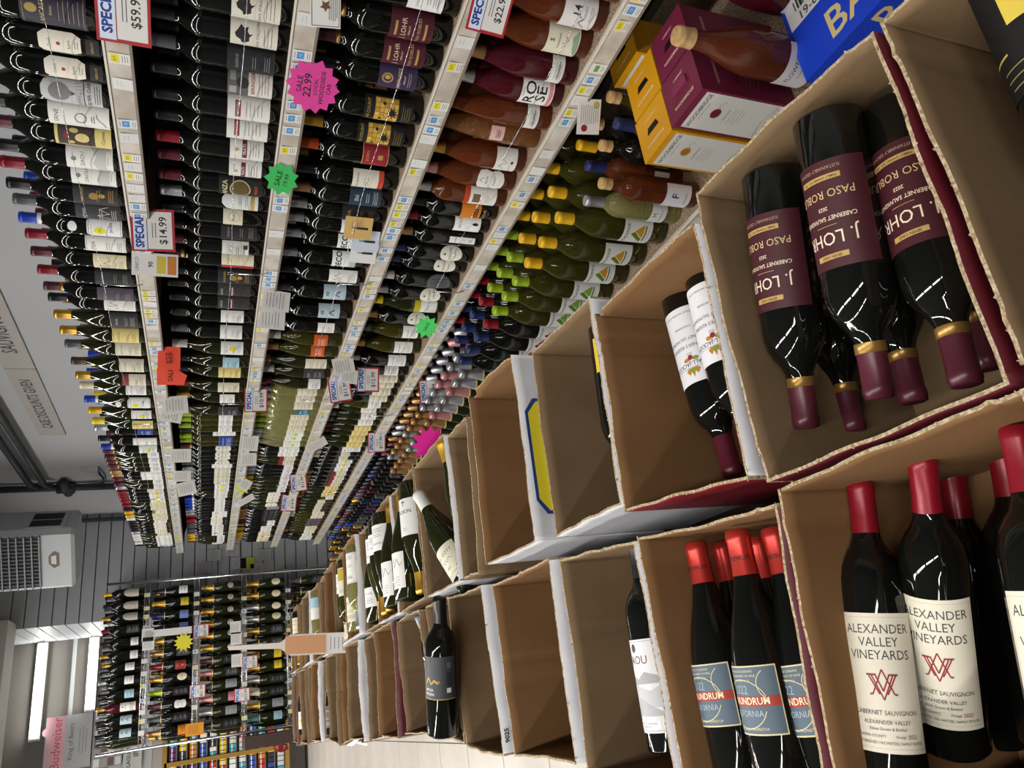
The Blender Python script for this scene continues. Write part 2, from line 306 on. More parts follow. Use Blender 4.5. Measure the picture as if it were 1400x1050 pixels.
design('prati', 'white label with dark red name band', [('R', -.038, .035, .038, .12, 'd9d7d2'), ('F', frows(0, .103, .005, .006), 'b59a62'), ('R', -.026, .077, .026, .089, '6c1a26'), ('T', 'PRATI', 0, .083, .011, 'd9d7d2', .01)] + lines(0, .068, 4, '6a6a6a', .045, .007))
design('oval_gold', 'black label with golden oval and orange band', [('R', -.038, .03, .038, .145, '121212'), ('T', 'ANZA', 0, .128, .018, 'cfc4a0', .02), ('F', frows(0, .088, .028, .028), 'c0b48a'), ('F', frows(0, .088, .025, .025), '5a4c1c'), ('T', 'PASO', 0, .045, .012, 'c4501c', .01)])
design('arched_white', 'arched white label with gold foot', [('F', [(-.008, .008, .135), (-.028, .028, .122), (-.034, .034, .105), (-.034, .034, .035)], 'cfd0d0'), ('T', '1SSO', 0, .085, .014, '3a3a3a'), ('R', -.034, .045, .034, .056, 'b59a52')] + lines(0, .07, 2, '555555', .04))
design('cream_crest', 'cream label with round crest', [('R', -.036, .075, .036, .13, 'd0c9b0'), ('L', [(.016 * math.cos(i * PI / 8), .1 + .016 * math.sin(i * PI / 8)) for i in range(17)], .001, '6a6248'), ('T', 'IRON', 0, .1, .01, '4a4232')])
plain('back_text', 'grey white back label of fine print', 'cfcfcb', '555555', 'STORY', .05, .13, .034, .006, lines(0, .115, 9, '6b6b6b', .05, .006, .0009) + [('R', .008, .054, .022, .066, '333333')])
design('cream_red', 'cream label beside a red block', [('R', -.038, .03, .034, .13, 'd6d0b4'), ('R', -.038, .03, -.010, .13, 'a8182a'), ('F', frows(-.024, .08, .005, .005), '3a1016'), ('T', 'GNARLY', .012, .11, .009, '6a6242')])
design('black_red_bars', 'charcoal label with red and white bars', [('R', -.038, .03, .038, .138, '2c2a2b'), ('R', -.02, .085, .02, .0875, '9c2030'), ('R', -.02, .09, .02, .0935, 'c9c9c9'), ('T', 'BLEND', 0, .125, .010, 'b9b9b9')])
plain('white_x', 'white label', 'dededb', '3a3a3a', 'RX UPTER', .045, .125, .036, .010)
# shelf three
design('merlot_maroon', 'maroon label with gold bands', [('R', -.048, .045, .048, .145, '4a1626'), ('R', -.018, .128, .018, .1335, 'b08c4c'), ('T', 'J. LOHR', 0, .113, .016, 'd9c9a8'), ('T', 'MERLOT', 0, .100, .006, 'd9c9a8'), ('T', 'PASO ROBLES', 0, .078, .010, 'c0a878'), ('R', -.02, .060, .02, .0655, 'b08c4c')])
design('violet', 'violet label with gold lion', [('R', -.044, .045, .044, .14, '35294a'), ('F', frows(0, .118, .013, .014), 'a8833e'), ('F', frows(0, .118, .009, .010), '35294a'), ('F', frows(.002, .118, .005, .007), 'c09a4a'), ('T', 'JUSTNESS', 0, .088, .013, 'c9b27a'), ('T', 'MERLOT', 0, .075, .006, 'cfcfcf')] + lines(0, .065, 2, 'a99a80', .04))
gm = []
for i in range(6):
    for j in range(5): gm.append(('R', -.036 + i * .012, .068 + j * .012, -.0252 + i * .012, .0788 + j * .012, ['c9a040', 'b58a30', 'd4b058'][(i * 2 + j) % 3]))
design('gold_mosaic', 'black label with gold mosaic and dark star', [('R', -.042, .028, .042, .155, '111111'), ('T', 'THE COUNT', 0, .143, .011, 'b8923e'), ('R', -.037, .067, .037, .128, '8c6c28')] + gm + [('P', [((.016 if i % 2 else .007) * math.cos(i * PI / 9), .083 + (.016 if i % 2 else .007) * math.sin(i * PI / 9)) for i in range(18)], '1c1c1c'), ('F', frows(-.02, .112, .004, .004), '1c1c1c'), ('F', frows(.022, .105, .004, .004), '1c1c1c')] + lines(0, .055, 4, '8c7a4a', .045, .006))
design('crimson', 'crimson label with gold edge', [('R', -.037, .052, .037, .125, 'c09a4a'), ('R', -.035, .054, .035, .123, '8c1a2c'), ('T', 'BORN', 0, .11, .012, 'b08c4c'), ('R', -.007, .068, .007, .082, 'b08c4c')])
design('cream_orange', 'cream label with orange corner', [('R', -.037, .06, .037, .135, 'd6cfc0'), ('R', -.037, .045, .037, .06, 'c4452a'), ('T', 'BASK BENDER', 0, .12, .008, '3a3a3a')] + lines(0, .10, 3, '6a6a6a', .03))
plain('dark_teal', 'dark teal label', '22384a', 'd0d0c8', 'Eld', .035, .13, .04, .016)
plain('black_tan', 'black label with tan word', '17171a', 'a8743a', 'DAVA', .035, .14, .04, .016)
design('big_d', 'white label with large black D', [('R', -.037, .05, .037, .13, 'dfe2de'), ('R', -.037, .05, .037, .072, 'a9bab0'), ('T', 'DECO', 0, .107, .026, '1a1a1a', .03)])
design('slate_ab', 'slate blue label with dark letters', [('R', -.037, .05, .037, .13, 'a9bcc6'), ('T', 'AE', 0, .115, .016, '1a2a3a', .02), ('L', [(-.012, .07), (0, .09), (.012, .07)], .004, '1a2a3a')])
# shelf four
design('rose_four', 'white label with drawn unicorn and large number', [('R', -.045, .03, .045, .115, 'd6d3d2'), ('L', [(-.03, .05), (-.015, .07), (-.005, .06), (.008, .085)], .0035, '4a5a80'), ('T', '14', .012, .080, .026, '2c2c3a', .02), ('T', 'HANDS', .01, .058, .009, '5a5a70')] + lines(.008, .045, 2, '5a5a70', .04))
design('green_hill', 'cream label with green hill edge', [('R', -.045, .035, .045, .12, 'd3d0ba'), ('P', [(-.04, .037), (-.015, .05), (.012, .055), (.03, .038)], '8aa08a'), ('T', 'S', 0, .106, .016, '3a3a3a', .03), ('T', 'STEMMARI', 0, .088, .008, '3a3a3a'), ('L', [(-.012, .068), (-.004, .078), (.004, .064), (.014, .074)], .001, '3a3a3a')])
design('ro_se', 'white label with large black ROSE lettering', [('R', -.044, .03, .044, .12, 'e0dfdc'), ('T', 'RO', 0, .094, .040, '121212', .012, 1.15), ('T', 'SE', 0, .063, .040, '121212', .012, 1.15), ('R', -.042, .033, .042, .044, 'd08c90'), ('T', 'CHARLES', 0, .114, .006, '333333')])
plain('pink_small', 'small pink label', 'd0a9a4', '3a3a3a', 'Gerard', .11, .15, .022, .008)
plain('lower_white', 'small white label near its foot', 'd6d6d0', '3a3a3a', 'ROSE dORIGINE', .04, .075, .04, .007)
design('white_sig', 'white label with thin signature', [('R', -.044, .03, .044, .095, 'd3d2cf'), ('L', [(-.03, .065), (-.01, .082), (-.004, .06), (.01, .075), (.03, .07)], .0011, '3a3a3a'), ('F', frows(.0, .045, .005, .004), '3a3a3a')])
design('shield', 'white shield shaped label', [('F', [(-.012, .012, .125), (-.03, .03, .118), (-.034, .034, .1), (-.028, .028, .08), (-.034, .034, .06), (-.026, .026, .045), (-.008, .008, .04)], 'd9d7d3'), ('L', [(-.008, .105), (0, .118), (.008, .105)], .0015, '3a3a3a'), ('T', 'BIELER', 0, .095, .009, '2a2a2a'), ('T', 'VALENT', 0, .07, .009, '2a2a2a')])
design('white_pic', 'white label with small square picture', [('R', -.038, .035, .038, .13, 'd9d7d3'), ('R', -.016, .088, .016, .112, '6a5c40'), ('R', -.038, .122, .038, .14, 'b0401c')] + lines(0, .07, 3, '6a6a6a', .035))
design('orange_black', 'orange label with black grid', [('R', -.038, .06, .038, .125, 'c8741a')] + [('R', -.018 + i * .008, .068 + j * .008, -.012 + i * .008, .074 + j * .008, '141414') for i in range(5) for j in range(2)] + [('T', 'NOVA', 0, .047, .012, 'c0b080')])
design('wolf', 'white label with black leaf mark', [('R', -.038, .035, .038, .125, 'e0e0de'), ('T', 'WOLF', 0, .105, .014, '3a3a3a'), ('P', [(-.006, .05), (0, .042), (.006, .05), (.004, .06), (0, .066), (-.004, .06)], '1c1c1c')])
plain('sliver', 'narrow white label', 'dddddd', '555555', 'WINE', .03, .12, .012, .008)
design('round_white', 'round white label', [('F', frows(0, .085, .034, .040), 'd9d6c8'), ('T', 'MAGGIE', 0, .088, .013, '3a3a3a'), ('F', frows(0, .108, .004, .004), '3a3a3a'), ('T', 'VALLEY', 0, .07, .007, '3a3a3a')])
design('round_grey', 'round grey engraved label', [('F', frows(0, .08, .036, .045), '55585c')] + [('L', [(-.028 + i * .008, .05 + .004 * (i % 2)), (-.022 + i * .006, .11 - .006 * (i % 3))], .0022, '242629') for i in range(7)])
design('yellow_strip', 'white label with yellow strip', [('R', -.038, .035, .038, .1, 'd9d9d5'), ('R', -.038, .1, .038, .125, 'b0a41c'), ('T', 'CASTLE', 0, .07, .009, '4a4a4a')])
# magnums
def tri(c1, c2):
    return [('R', -.052, .055, .052, .150, 'd9d9d5'), ('T', 'VENDANGE', 0, .136, .0135, '2a2a2a', .01),
            ('P', [(-.026, .083), (.004, .124), (.012, .112), (-.012, .083)], c1), ('P', [(-.008, .083), (.014, .112), (.034, .083)], c2), ('P', [(-.022, .079), (.034, .079), (.030, .074), (-.018, .074)], c1)] + lines(0, .066, 1, '777777', .05)
design('tri_gold', 'white label with green and gold triangle', tri('5a7a1c', 'c08a1c'))
design('tri_green', 'white label with green triangle', tri('4a7a24', '7a9a34'))
design('tri_red', 'white label with red triangle', tri('7a1c28', 'a8303a'))
design('m_white', 'white label with letter M', [('R', -.034, .05, .034, .10, 'd9d9d9'), ('T', 'M', 0, .085, .018, '333333'), ('T', 'NIGHTLY', 0, .065, .009, '444444')])
design('f_white', 'white label with large letter F', [('R', -.04, .03, .04, .11, 'd9dade'), ('T', 'F', .005, .078, .03, '25306a', .02), ('T', 'FLEURAL', 0, .045, .009, '444444')])
design('flowers', 'white label with dark serif name', [('R', -.046, .03, .046, .09, 'cfcbcb'), ('T', 'FLOWERS', 0, .07, .013, '1c2a3a'), ('T', 'Sonoma Coast', 0, .056, .005, '3a3a3a')] + lines(0, .045, 1, '666666', .02))
# case display
design('lohr', 'maroon label with gold bands', [('R', -.052, .055, .052, .165, '3e111b'), ('R', -.019, .150, .019, .1555, 'b39455'), ('T', 'SEVEN OAKS', 0, .1528, .0042, '3e111b', .02), ('T', 'J. LOHR', 0, .134, .0190, 'e0d0b4'), ('R', -.012, .1215, .012, .1219, 'c9a878'), ('T', 'CABERNET SAUVIGNON', 0, .114, .0062, 'dccbb0', .01), ('T', '2023', 0, .104, .0055, 'dccbb0', .01), ('T', 'PASO ROBLES', 0, .089, .0118, 'c4a878'), ('R', -.024, .070, .024, .0755, 'b39455'), ('T', 'FAMILY OWNED EST. 1974', 0, .0728, .0035, '3e111b', .02), ('T', 'SUSTAINABLY GROWN', 0, .063, .0048, 'a88a70')])
def vm(s, h, k, c='8c1c2c'):
    L = []
    for a in ([(-.011, .009), (0, -.014), (.011, .009)], [(-.011, -.009), (0, .014), (.011, -.009)], [(-.014, .009), (-.004, -.009)], [(.014, .009), (.004, -.009)], [(-.007, .009), (.0, -.006), (.007, .009)], [(-.014, -.009), (-.011, -.009)], [(.011, -.009), (.014, -.009)], [(-.016, .009), (-.006, .009)], [(.006, .009), (.016, .009)]):
        L.append(('L', [(s + x * k, h + y * k) for x, y in a], .0015, c))
    return L
design('alexander', 'cream label with red monogram', [('R', -.0425, .034, .0425, .163, 'd8d2bf'), ('L', [(-.040, .038), (.040, .038), (.040, .159), (-.040, .159), (-.040, .038)], .0004, 'b3a98e'), ('T', 'ALEXANDER', 0, .1475, .0125, '3c3c40'), ('T', 'VALLEY', 0, .1352, .0125, '3c3c40'), ('T', 'VINEYARDS', 0, .1230, .0125, '3c3c40')] + vm(0, .096, 1) + [('T', 'CABERNET SAUVIGNON', 0, .0700, .0060, '55555a'), ('T', 'ALEXANDER VALLEY', 0, .0615, .0052, '55555a'), ('T', 'Estate Grown & Bottled', 0, .0555, .0038, '55555a'), ('T', 'SONOMA COUNTY', -.018, .0490, .0035, '55555a'), ('T', 'Vintage', .012, .0490, .0036, '55555a'), ('T', '2022', .024, .0490, .0050, '8c3034'), ('T', 'ESTABLISHED 1962', -.018, .0430, .0034, '55555a'), ('T', 'WETZEL FAMILY ESTATE', .016, .0430, .0035, '55555a')])
arc = lambda cx, cy, r, a0, a1, n=10: [(cx + r * math.cos(a0 + (a1 - a0) * i / n), cy + r * math.sin(a0 + (a1 - a0) * i / n)) for i in range(n + 1)]
design('conundrum', 'slate blue label with red band', [('R', -.050, .045, .050, .135, 'cfc29a'), ('R', -.0485, .047, .0485, .133, '4d5f6c'), ('T', 'THE WINES OF SUNSHINE', 0, .1275, .0042, 'cfc29a'), ('T', 'A WAGNER FAMILY OF WINE', 0, .1215, .0042, 'cfc29a'), ('T', 'CALIFORNIA, U.S.A.', 0, .1155, .0042, 'cfc29a'),
    ('T', '2022', -.004, .103, .016, '93a3ad', -.004), ('R', -.0485, .082, .0485, .095, '9c2d1e'), ('T', 'CONUNDRUM', 0, .0885, .0128, 'e0d6b4', .012), ('T', 'CALIFORNIA', -.002, .0725, .0115, 'a3b0b8'), ('T', 'DRY RED BLEND PROPRIETOR', 0, .053, .0050, 'cfc29a'),
    ('L', arc(.0, .083, .030, -2.9, -.25), .0010, 'cfc29a'), ('L', arc(.0, .083, .034, .35, 2.8), .0010, 'cfc29a'), ('L', arc(.045, .11, .022, 2.2, 4.2), .0010, 'cfc29a'), ('L', arc(-.045, .11, .022, -1, 1), .0010, 'cfc29a')])
def squeeze(items, f):
    out = []
    for it in items:
        it = list(it)
        if it[0] == 'T': it[3] = f(it[3]); it[4] *= .84; it[7:8] = [] if len(it) < 8 else [it[7]]
        elif it[0] == 'R': it[2] = f(it[2]); it[4] = f(it[4])
        else: it[1] = [(a, f(b)) for a, b in it[1]]
        out.append(tuple(it))
    return out
D['conundrum'] = (D['conundrum'][0], squeeze(D['conundrum'][1], lambda h: .1445 - (.135 - h) * .82))
design('kendall', 'white label with leaf emblem', [('R', -.044, .045, .044, .165, 'd9d9dd'), ('T', 'KENDALL-JACKSON', 0, .1355, .0090, '303038', .01), ('L', [(-.034, .1415), (.034, .1415)], .0006, '55555c'), ('T', '2022', 0, .120, .0050, '77777c'), ('T', "VINTNER'S RESERVE", 0, .108, .0075, '55555c'), ('T', 'CABERNET SAUVIGNON', 0, .096, .0070, '55555c'), ('T', 'CALIFORNIA', 0, .078, .0050, '77777c'), ('T', 'CRAFTED AT THE FAMILY ESTATE', 0, .055, .0038, '77777c'), ('P', [(-.012, .146), (-.007, .153), (-.003, .148), (0, .157), (.003, .148), (.007, .153), (.012, .146), (.008, .1425), (-.008, .1425)], 'b07a24'), ('P', [(-.006, .145), (0, .152), (.006, .145), (0, .1425)], '7a8a2a'), ('F', frows(-.008, .129, .005, .003), '7a8a2a'), ('F', frows(.007, .129, .005, .003), 'b07a24'), ('F', frows(0, .1265, .004, .004), '8c2030')])
design('landscape', 'white label with engraved landscape', [('R', -.040, .028, .040, .155, 'cfd0d2'), ('P', [(-.036, .10), (-.02, .108), (0, .100), (.015, .110), (.036, .104), (.036, .094), (-.036, .092)], '9a9b9d'), ('P', [(-.036, .088), (-.01, .094), (.02, .084), (.036, .09), (.036, .062), (-.036, .060)], 'b4b5b7'), ('P', [(-.036, .058), (0, .075), (.036, .055), (.036, .05), (-.036, .05)], 'a4a5a8'), ('T', 'DAOU', 0, .126, .0165, '5c2a38'), ('F', frows(0, .143, .005, .006), '3a3a3a'), ('R', -.028, .034, .028, .044, 'dcdde0'), ('T', 'CABERNET SAUVIGNON', 0, .0405, .0042, '4a4a4a'), ('T', 'PASO ROBLES 2022', 0, .0365, .003, '4a4a4a'), ('L', [(-.037, .031), (.037, .031), (.037, .152), (-.037, .152), (-.037, .031)], .0005, '8a8a8c')])
design('gott', 'cream label with serif name', [('R', -.044, .03, .044, .115, 'cbc8b4'), ('T', 'JOEL GOTT', 0, .095, .0125, '3c3c3c'), ('L', [(-.02, .075), (-.012, .084), (-.006, .073), (.0, .08), (.006, .073), (.014, .081), (.022, .075)], .001, '4a4a4a'), ('T', '2023', 0, .058, .008, '4a4a4a'), ('R', -.04, .042, .04, .0428, '4a4a4a')])
design('grey_script', 'dark grey label with gold script', [('R', -.052, .085, .052, .175, '35383c'), ('R', -.052, .0835, .052, .085, 'b39a3c'), ('L', [(-.022, .118), (-.014, .130), (-.006, .116), (.002, .126), (.010, .117)], .0022, 'd0a82c'), ('T', 'Alma', .006, .122, .009, 'd0a82c'), ('T', 'MOSA', -.012, .104, .008, 'cfcfcf', .01), ('T', 'NEGRA', -.012, .095, .008, 'cfcfcf', .01), ('R', .030, .098, .040, .108, 'cfcfcf'), ('R', .030, .112, .042, .140, '26282b'), ('R', .031, .150, .041, .163, '55585c')])
design('north', 'white label with black word', [('R', -.044, .05, .044, .15, 'd6d6d2'), ('T', 'NORTH', 0, .085, .014, '2a2a2a', .01), ('L', [(-.006, .06), (.006, .06)], .003, '2a2a2a'), ('L', [(0, .055), (0, .072)], .002, '2a2a2a')] + lines(0, .135, 2, '777777', .02))
design('blue_fade', 'white label with pale blue foot', [('R', -.034, .035, .034, .14, 'd6d4cc'), ('R', -.034, .035, .034, .085, '8fb9c9')])
design('yellow_foot', 'cream label with yellow foot', [('R', -.034, .035, .034, .145, 'cfccba'), ('R', -.031, .038, .031, .085, 'b59c34')] + lines(0, .13, 3, '555555', .03))
design('side_black', 'black label with gold star', [('R', -.05, .04, .05, .16, '101010'), ('R', -.04, .045, .0, .10, 'd0b848'), ('P', [(-.022 + (.014 if i % 2 else .008) * math.cos(i * PI / 8), .07 + (.014 if i % 2 else .008) * math.sin(i * PI / 8)) for i in range(16)], '1a1a1a'), ('R', .01, .12, .035, .122, 'b89a4a')] + lines(0, .15, 3, '8a7a4a', .05, .008))
design('moon_disc', 'label with pale disc', [('F', frows(0, .085, .022, .022), 'cfc8c0'), ('F', frows(0, .085, .015, .015), '55504a'), ('F', frows(0, .085, .008, .008), 'cfc8c0')])
design('cream_oval', 'cream oval label', [('F', frows(0, .075, .030, .036), 'd6cfae'), ('T', 'BRUT', 0, .075, .01, '4a4232')])
design('orange_brut', 'orange label', [('R', -.042, .03, .042, .095, 'c87a10'), ('T', 'BRUT', 0, .062, .012, '3a2a10')])
design('yellow_brut', 'yellow label', [('R', -.038, .04, .038, .1, 'd0b42c'), ('T', 'BRUT', 0, .07, .012, '3a3210')])
design('periwinkle', 'periwinkle blue label', [('R', -.036, .04, .036, .105, '6f86c4'), ('T', 'BRUT', 0, .07, .012, '1c2a5a')])
design('pink_brut', 'pink label', [('R', -.04, .04, .04, .1, 'c97f86'), ('T', 'ROSE', 0, .07, .012, '5a2028')])
design('deco_white', 'cream deco label', [('F', [(-.012, .012, .15), (-.03, .03, .13), (-.036, .036, .10), (-.036, .036, .045)], 'b9b2a6'), ('L', [(0, .145), (-.02, .10), (.02, .10), (0, .145)], .002, '3a3a3a')] + lines(0, .085, 4, '3a3a3a', .045, .008))
BN = {'bordeaux': 'wine_bottle', 'burgundy': 'burgundy_wine_bottle', 'sparkling': 'sparkling_wine_bottle', 'magnum': 'magnum_wine_bottle', 'flute': 'rose_wine_bottle'}
def bottle(T, shape, glass, cap, des, label, group=None, band=None, captxt=None, name=None):
    gn = {CLEARW: 'white_wine_bottle', OLIVE: 'white_wine_bottle', ROSE: 'rose_wine_bottle', ROSER: 'rose_wine_bottle', ROSEP: 'rose_wine_bottle'}.get(glass, BN[shape]) if shape not in ('magnum', 'sparkling') else BN[shape]
    r = empty(name or gn, T, label, 'bottle', group)
    link('glass_body', body_mesh(shape, glass), r)
    if cap: link('capsule' if cap != 'cork' else 'cork', cap_mesh(shape, cap, band, captxt), r)
    if des: link('label', lab_mesh(des, shape), r)
    return r
def upright(x, y, z, az, lean=0):
    return Matrix.Translation((x, y, z)) @ Matrix.Rotation(az, 4, 'Z') @ Matrix.Rotation(lean, 4, 'Y')
def lying(base, cap, n, roll=0):
    d = (Vector(cap) - Vector(base)).normalized(); n = Vector(n); n = (n - d * n.dot(d)).normalized()
    n = Matrix.Rotation(roll, 3, d) @ n; y = -n; x = y.cross(d)
    M = Matrix((x, y, d)).transposed().to_4x4(); M.translation = Vector(base); return M
def ordn(n): return '%d%s' % (n, 'th' if 10 <= n % 100 <= 20 else {1: 'st', 2: 'nd', 3: 'rd'}.get(n % 10, 'th'))
# ================================================================== SETTING
XW, YE = 1.90, 7.20
wallm = mat('grey_wall_paint', hx('b4b6b9'), .75, noise=(1.3, .35, hx('a8aaad')))
MB().box((XW, -3, FLOOR), (XW + .1, YE, CEIL), wallm).build('wall_right')['kind'] = 'structure'
MB().box((-4.6, -3, FLOOR), (-4.5, 13, CEIL), mat('left_wall_paint', hx('55575a'), .8)).build('wall_left')['kind'] = 'structure'
MB().box((-4.5, -3.1, FLOOR), (XW, -3, CEIL), mat('left_wall_paint', hx('55575a'), .8)).build('wall_near')['kind'] = 'structure'
MB().box((-4.6, -3.1, CEIL), (XW + .1, 13.2, CEIL + .1), mat('ceiling_paint', hx('8c8e90'), .8)).build('ceiling')['kind'] = 'structure'
fl = MB().box((-4.6, -3.1, FLOOR - .1), (XW + .1, 13.2, FLOOR - .006), mat('grout', hx('6f6963'), .8)).build('floor'); fl['kind'] = 'structure'
tm = mat('floor_tile', hx('d2ccc2'), .2, noise=(3, .6, hx('c2bbb0')), bump=(4, .15, .01))
tile = MB().box((-.301, -.301, -.006), (.301, .301, 0), tm).mesh('tile')
for i in range(6):
    for j in range(21):
        x, y = -2.4 + i * .61, -.2 + j * .61 + .3
        if -2.6 < x < .9: o = link('floor_tile', tile, fl); o.location = (x, y, FLOOR); o.rotation_euler = (0, 0, random.uniform(-.001, .001))
# slatwall at the end of the aisle
slm = mat('grey_slatwall_board', hx('a4a7ac'), .55, noise=(2, .3, hx('989ba0')))
grm = mat('slat_groove', hx('7a5848'), .8)
we = MB().box((1.0, YE + .02, FLOOR), (XW + .1, 8.2, CEIL), grm).build('wall_end'); we['kind'] = 'structure'
sl = MB().box((1.0, 0, 0), (XW, .02, .088), slm).mesh('slat'); sr = MB().box((-.015, 0, 0), (0, 1.0, .088), slm).mesh('slat')
for k in range(33):
    z = FLOOR + .002 + k * .0967
    o = link('slat', sl, we); o.location = (0, YE, z)
    o = link('slat', sr, we); o.location = (1.0, YE, z)
# header and back room
hd = mat('header_panel', hx('6f6a64'), .6, noise=(4, .4, hx('645f59')))
MB().box((-1.6, 8.2, .43), (1.0, 8.3, CEIL), hd).build('wall_header')['kind'] = 'structure'
MB().box((-1.6, 8.192, .43), (1.0, 8.2, .78), mat('pale_panel', hx('a9abab'), .6)).build('trim_1')['kind'] = 'structure'
MB().box((-1.6, 8.185, 1.095), (1.0, 8.2, 1.125), mat('pale_panel', hx('a9abab'), .6)).build('trim_2')['kind'] = 'structure'
MB().box((-1.9, 6.9, 1.40), (1.02, 7.19, CEIL), mat('soffit_paint', hx('97938c'), .7)).build('trim_3')['kind'] = 'structure'
MB().box((-4.6, 13, FLOOR), (XW + .1, 13.1, CEIL), mat('far_wall_paint', hx('a8a39c'), .7)).build('wall_far')['kind'] = 'structure'
# bright tubes of the back room
GLOW = mat('glowing_tube', (1, 1, .97), .5, emit=22)
for a, b, lb in (((57, 880), (45, 1010), 'upper long glowing fluorescent tube on the grey header panel'), ((130, 872), (120, 970), 'lower shorter glowing fluorescent tube on the grey header panel')):
    p, q = aty(*a, 8.11), aty(*b, 8.11); z = (p.z + q.z) / 2
    t = empty('fluorescent_tube_lamp', Vector(((p.x + q.x) / 2, 8.13, z)), lb, 'lamp', 'back room tube lamps'); L = p.x - q.x
    MB().tube([(-L / 2, 0, 0), (L / 2, 0, 0)], .022, GLOW, 10).build('tube', t)
    MB().box((-L / 2 - .02, .025, -.04), (L / 2 + .02, .07, .04), P('c8c8c4')).build('housing', t)
    MB().box((-L / 2 - .02, -.02, -.03), (-L / 2, .03, .03), P('c8c8c4')).build('socket', t)
    MB().box((L / 2, -.02, -.03), (L / 2 + .02, .03, .03), P('c8c8c4')).build('socket', t)
# ceiling fixtures over the aisle (they carry the area lights)
fx = MB().box((-.09, -.66, -.10), (.09, .66, 0), P('d8d8d8')).mesh('housing')
fl_ = MB().tube([(-.035, -.6, -.115), (-.035, .6, -.115)], .012, mat('aisle_tube', (1, .98, .95), .5, emit=3), 8).tube([(.035, -.6, -.115), (.035, .6, -.115)], .012, mat('aisle_tube', (1, .98, .95), .5, emit=3), 8).mesh('tube')
for i, (x, y) in enumerate(LAMPS):
    t = empty('ceiling_light', Vector((x, y, CEIL)), 'white twin tube ceiling light, %s from near, %s row' % (ordn(i % 7 + 1), 'aisle' if i < 7 else 'outer'), 'lamp', 'ceiling lights over the aisle')
    link('housing', fx, t); link('tube', fl_, t)
# ================================================================== WALL SHELVES
XS = 1.39; YS0, YS1 = .35, 6.60
TOP = [.215, -.162, -.512, -.862, -1.268]
SN = ['top', 'second', 'third', 'fourth', 'bottom']
tagm = {}
def tag_mesh(kind):
    if kind in tagm: return tagm[kind]
    mb = MB()
    items = {'yellow': [('R', -.015, -.021, .015, .021, 'd8d6cf'), ('R', -.011, .001, .012, .018, 'd8cb22'), ('T', '$15', 0, .010, .009, '3a3a3a')] + lines(0, -.006, 3, '5a5a5a', .02, .005, .0012),
             'blue': [('R', -.015, -.021, .015, .021, 'd3d5d6'), ('R', -.010, -.004, .010, .012, '4d8ec4'), ('T', '12', 0, .004, .009, 'e0e0e0')] + lines(0, -.012, 2, '5a5a5a', .02, .005, .0012) + lines(0, .016, 1, '5a5a5a', .02, .005, .0012),
             'white': [('R', -.017, -.021, .017, .021, 'd0d0ce')] + lines(0, .010, 2, '9a9a9a', .02, .008, .001),
             'green': [('R', -.015, -.021, .015, .021, 'd6d6d0'), ('R', -.010, -.002, .010, .010, '5a9a4a')] + lines(0, -.010, 2, '5a5a5a', .02, .005, .0012)}[kind]
    graphics(mb, items, lambda s, h, l: (-.0002 * l, -s, h)); tagm[kind] = mb.mesh('price_tag'); return tagm[kind]
SHELF = []
for k in range(5):
    xs = XS if k < 4 else 1.155; zt = TOP[k]
    sh = empty('wall_shelf', Vector((xs, 0, zt)), 'long cream edged metal shelf board, %s of the five on the wall' % SN[k], 'shelf', 'shelf boards of the wall unit')
    SHELF.append(sh); dx = 1.86 - xs
    MB().box((.005, YS0, -.022), (dx, YS1, 0), LINER).build('shelf_board', sh)
    rb = MB(); rb.box((-.006, YS0, -.048), (.006, YS1, .006), CREAMMETAL); rb.box((-.009, YS0, .003), (-.004, YS1, .008), P('d0cabd', .4)); rb.box((-.009, YS0, -.050), (-.004, YS1, -.044), P('7a7066', .4))
    rb.box((.006, YS0, -.050), (.030, YS1, -.024), STEEL)
    rail = rb.build('price_rail', sh)
    y = YS0 + .1; n = 0
    while y < YS1 - .04 and n < 110:
        kd = random.choices(['blue', 'yellow', 'white', 'green'], [5, 4, 3, .3])[0]
        o = link('price_tag', tag_mesh(kd), rail); o.location = (-.0075, y, -.023); o.rotation_euler = (0, random.uniform(-.12, .05), 0)
        y += random.choice([.036, .038, .045, .05, .075, .10, .13]); n += 1
    if k < 4:
        br = MB().add([(.02, 0, -.022), (dx, 0, -.022), (dx, 0, -.14)], [(0, 1, 2)], STEEL).box((.03, -.002, -.05), (dx, .002, -.022), STEEL).mesh('bracket')
        for yy in (.6, 1.8, 3.0, 4.2, 5.4, 6.5): o = link('bracket', br, sh); o.location = (0, yy, 0)
    # retaining wire on eyelet stems
    wz = .105 if k < 4 else .11
    if k < 4:
        pts = [(-.022 + .003 * math.sin(i * 1.7), YS0 + (YS1 - YS0) * i / 40, wz + .004 * math.sin(i * .9)) for i in range(41)]
        MB().tube(pts, .0009, CHROME, 5).build('retaining_wire', sh)
        rg = MB().tube([(-.012, 0, -.01), (-.022, 0, .02), (-.022, 0, wz - .012)], .0018, CHROME, 6)
        rg.tube([(-.022, .009 * math.cos(a * PI / 6), wz - .003 + .009 * math.sin(a * PI / 6)) for a in range(13)], .0016, CHROME, 6); rgm = rg.mesh('eyelet_stem')
        for yy in [(1.05, 2.34, 3.6, 4.9, 6.2), (2.22, 3.35, 4.6, 5.9), (2.24, 3.3, 4.7, 6.1), (.95, 2.25, 3.5, 4.9)][k]: o = link('eyelet_stem', rgm, sh); o.location = (0, yy, 0)
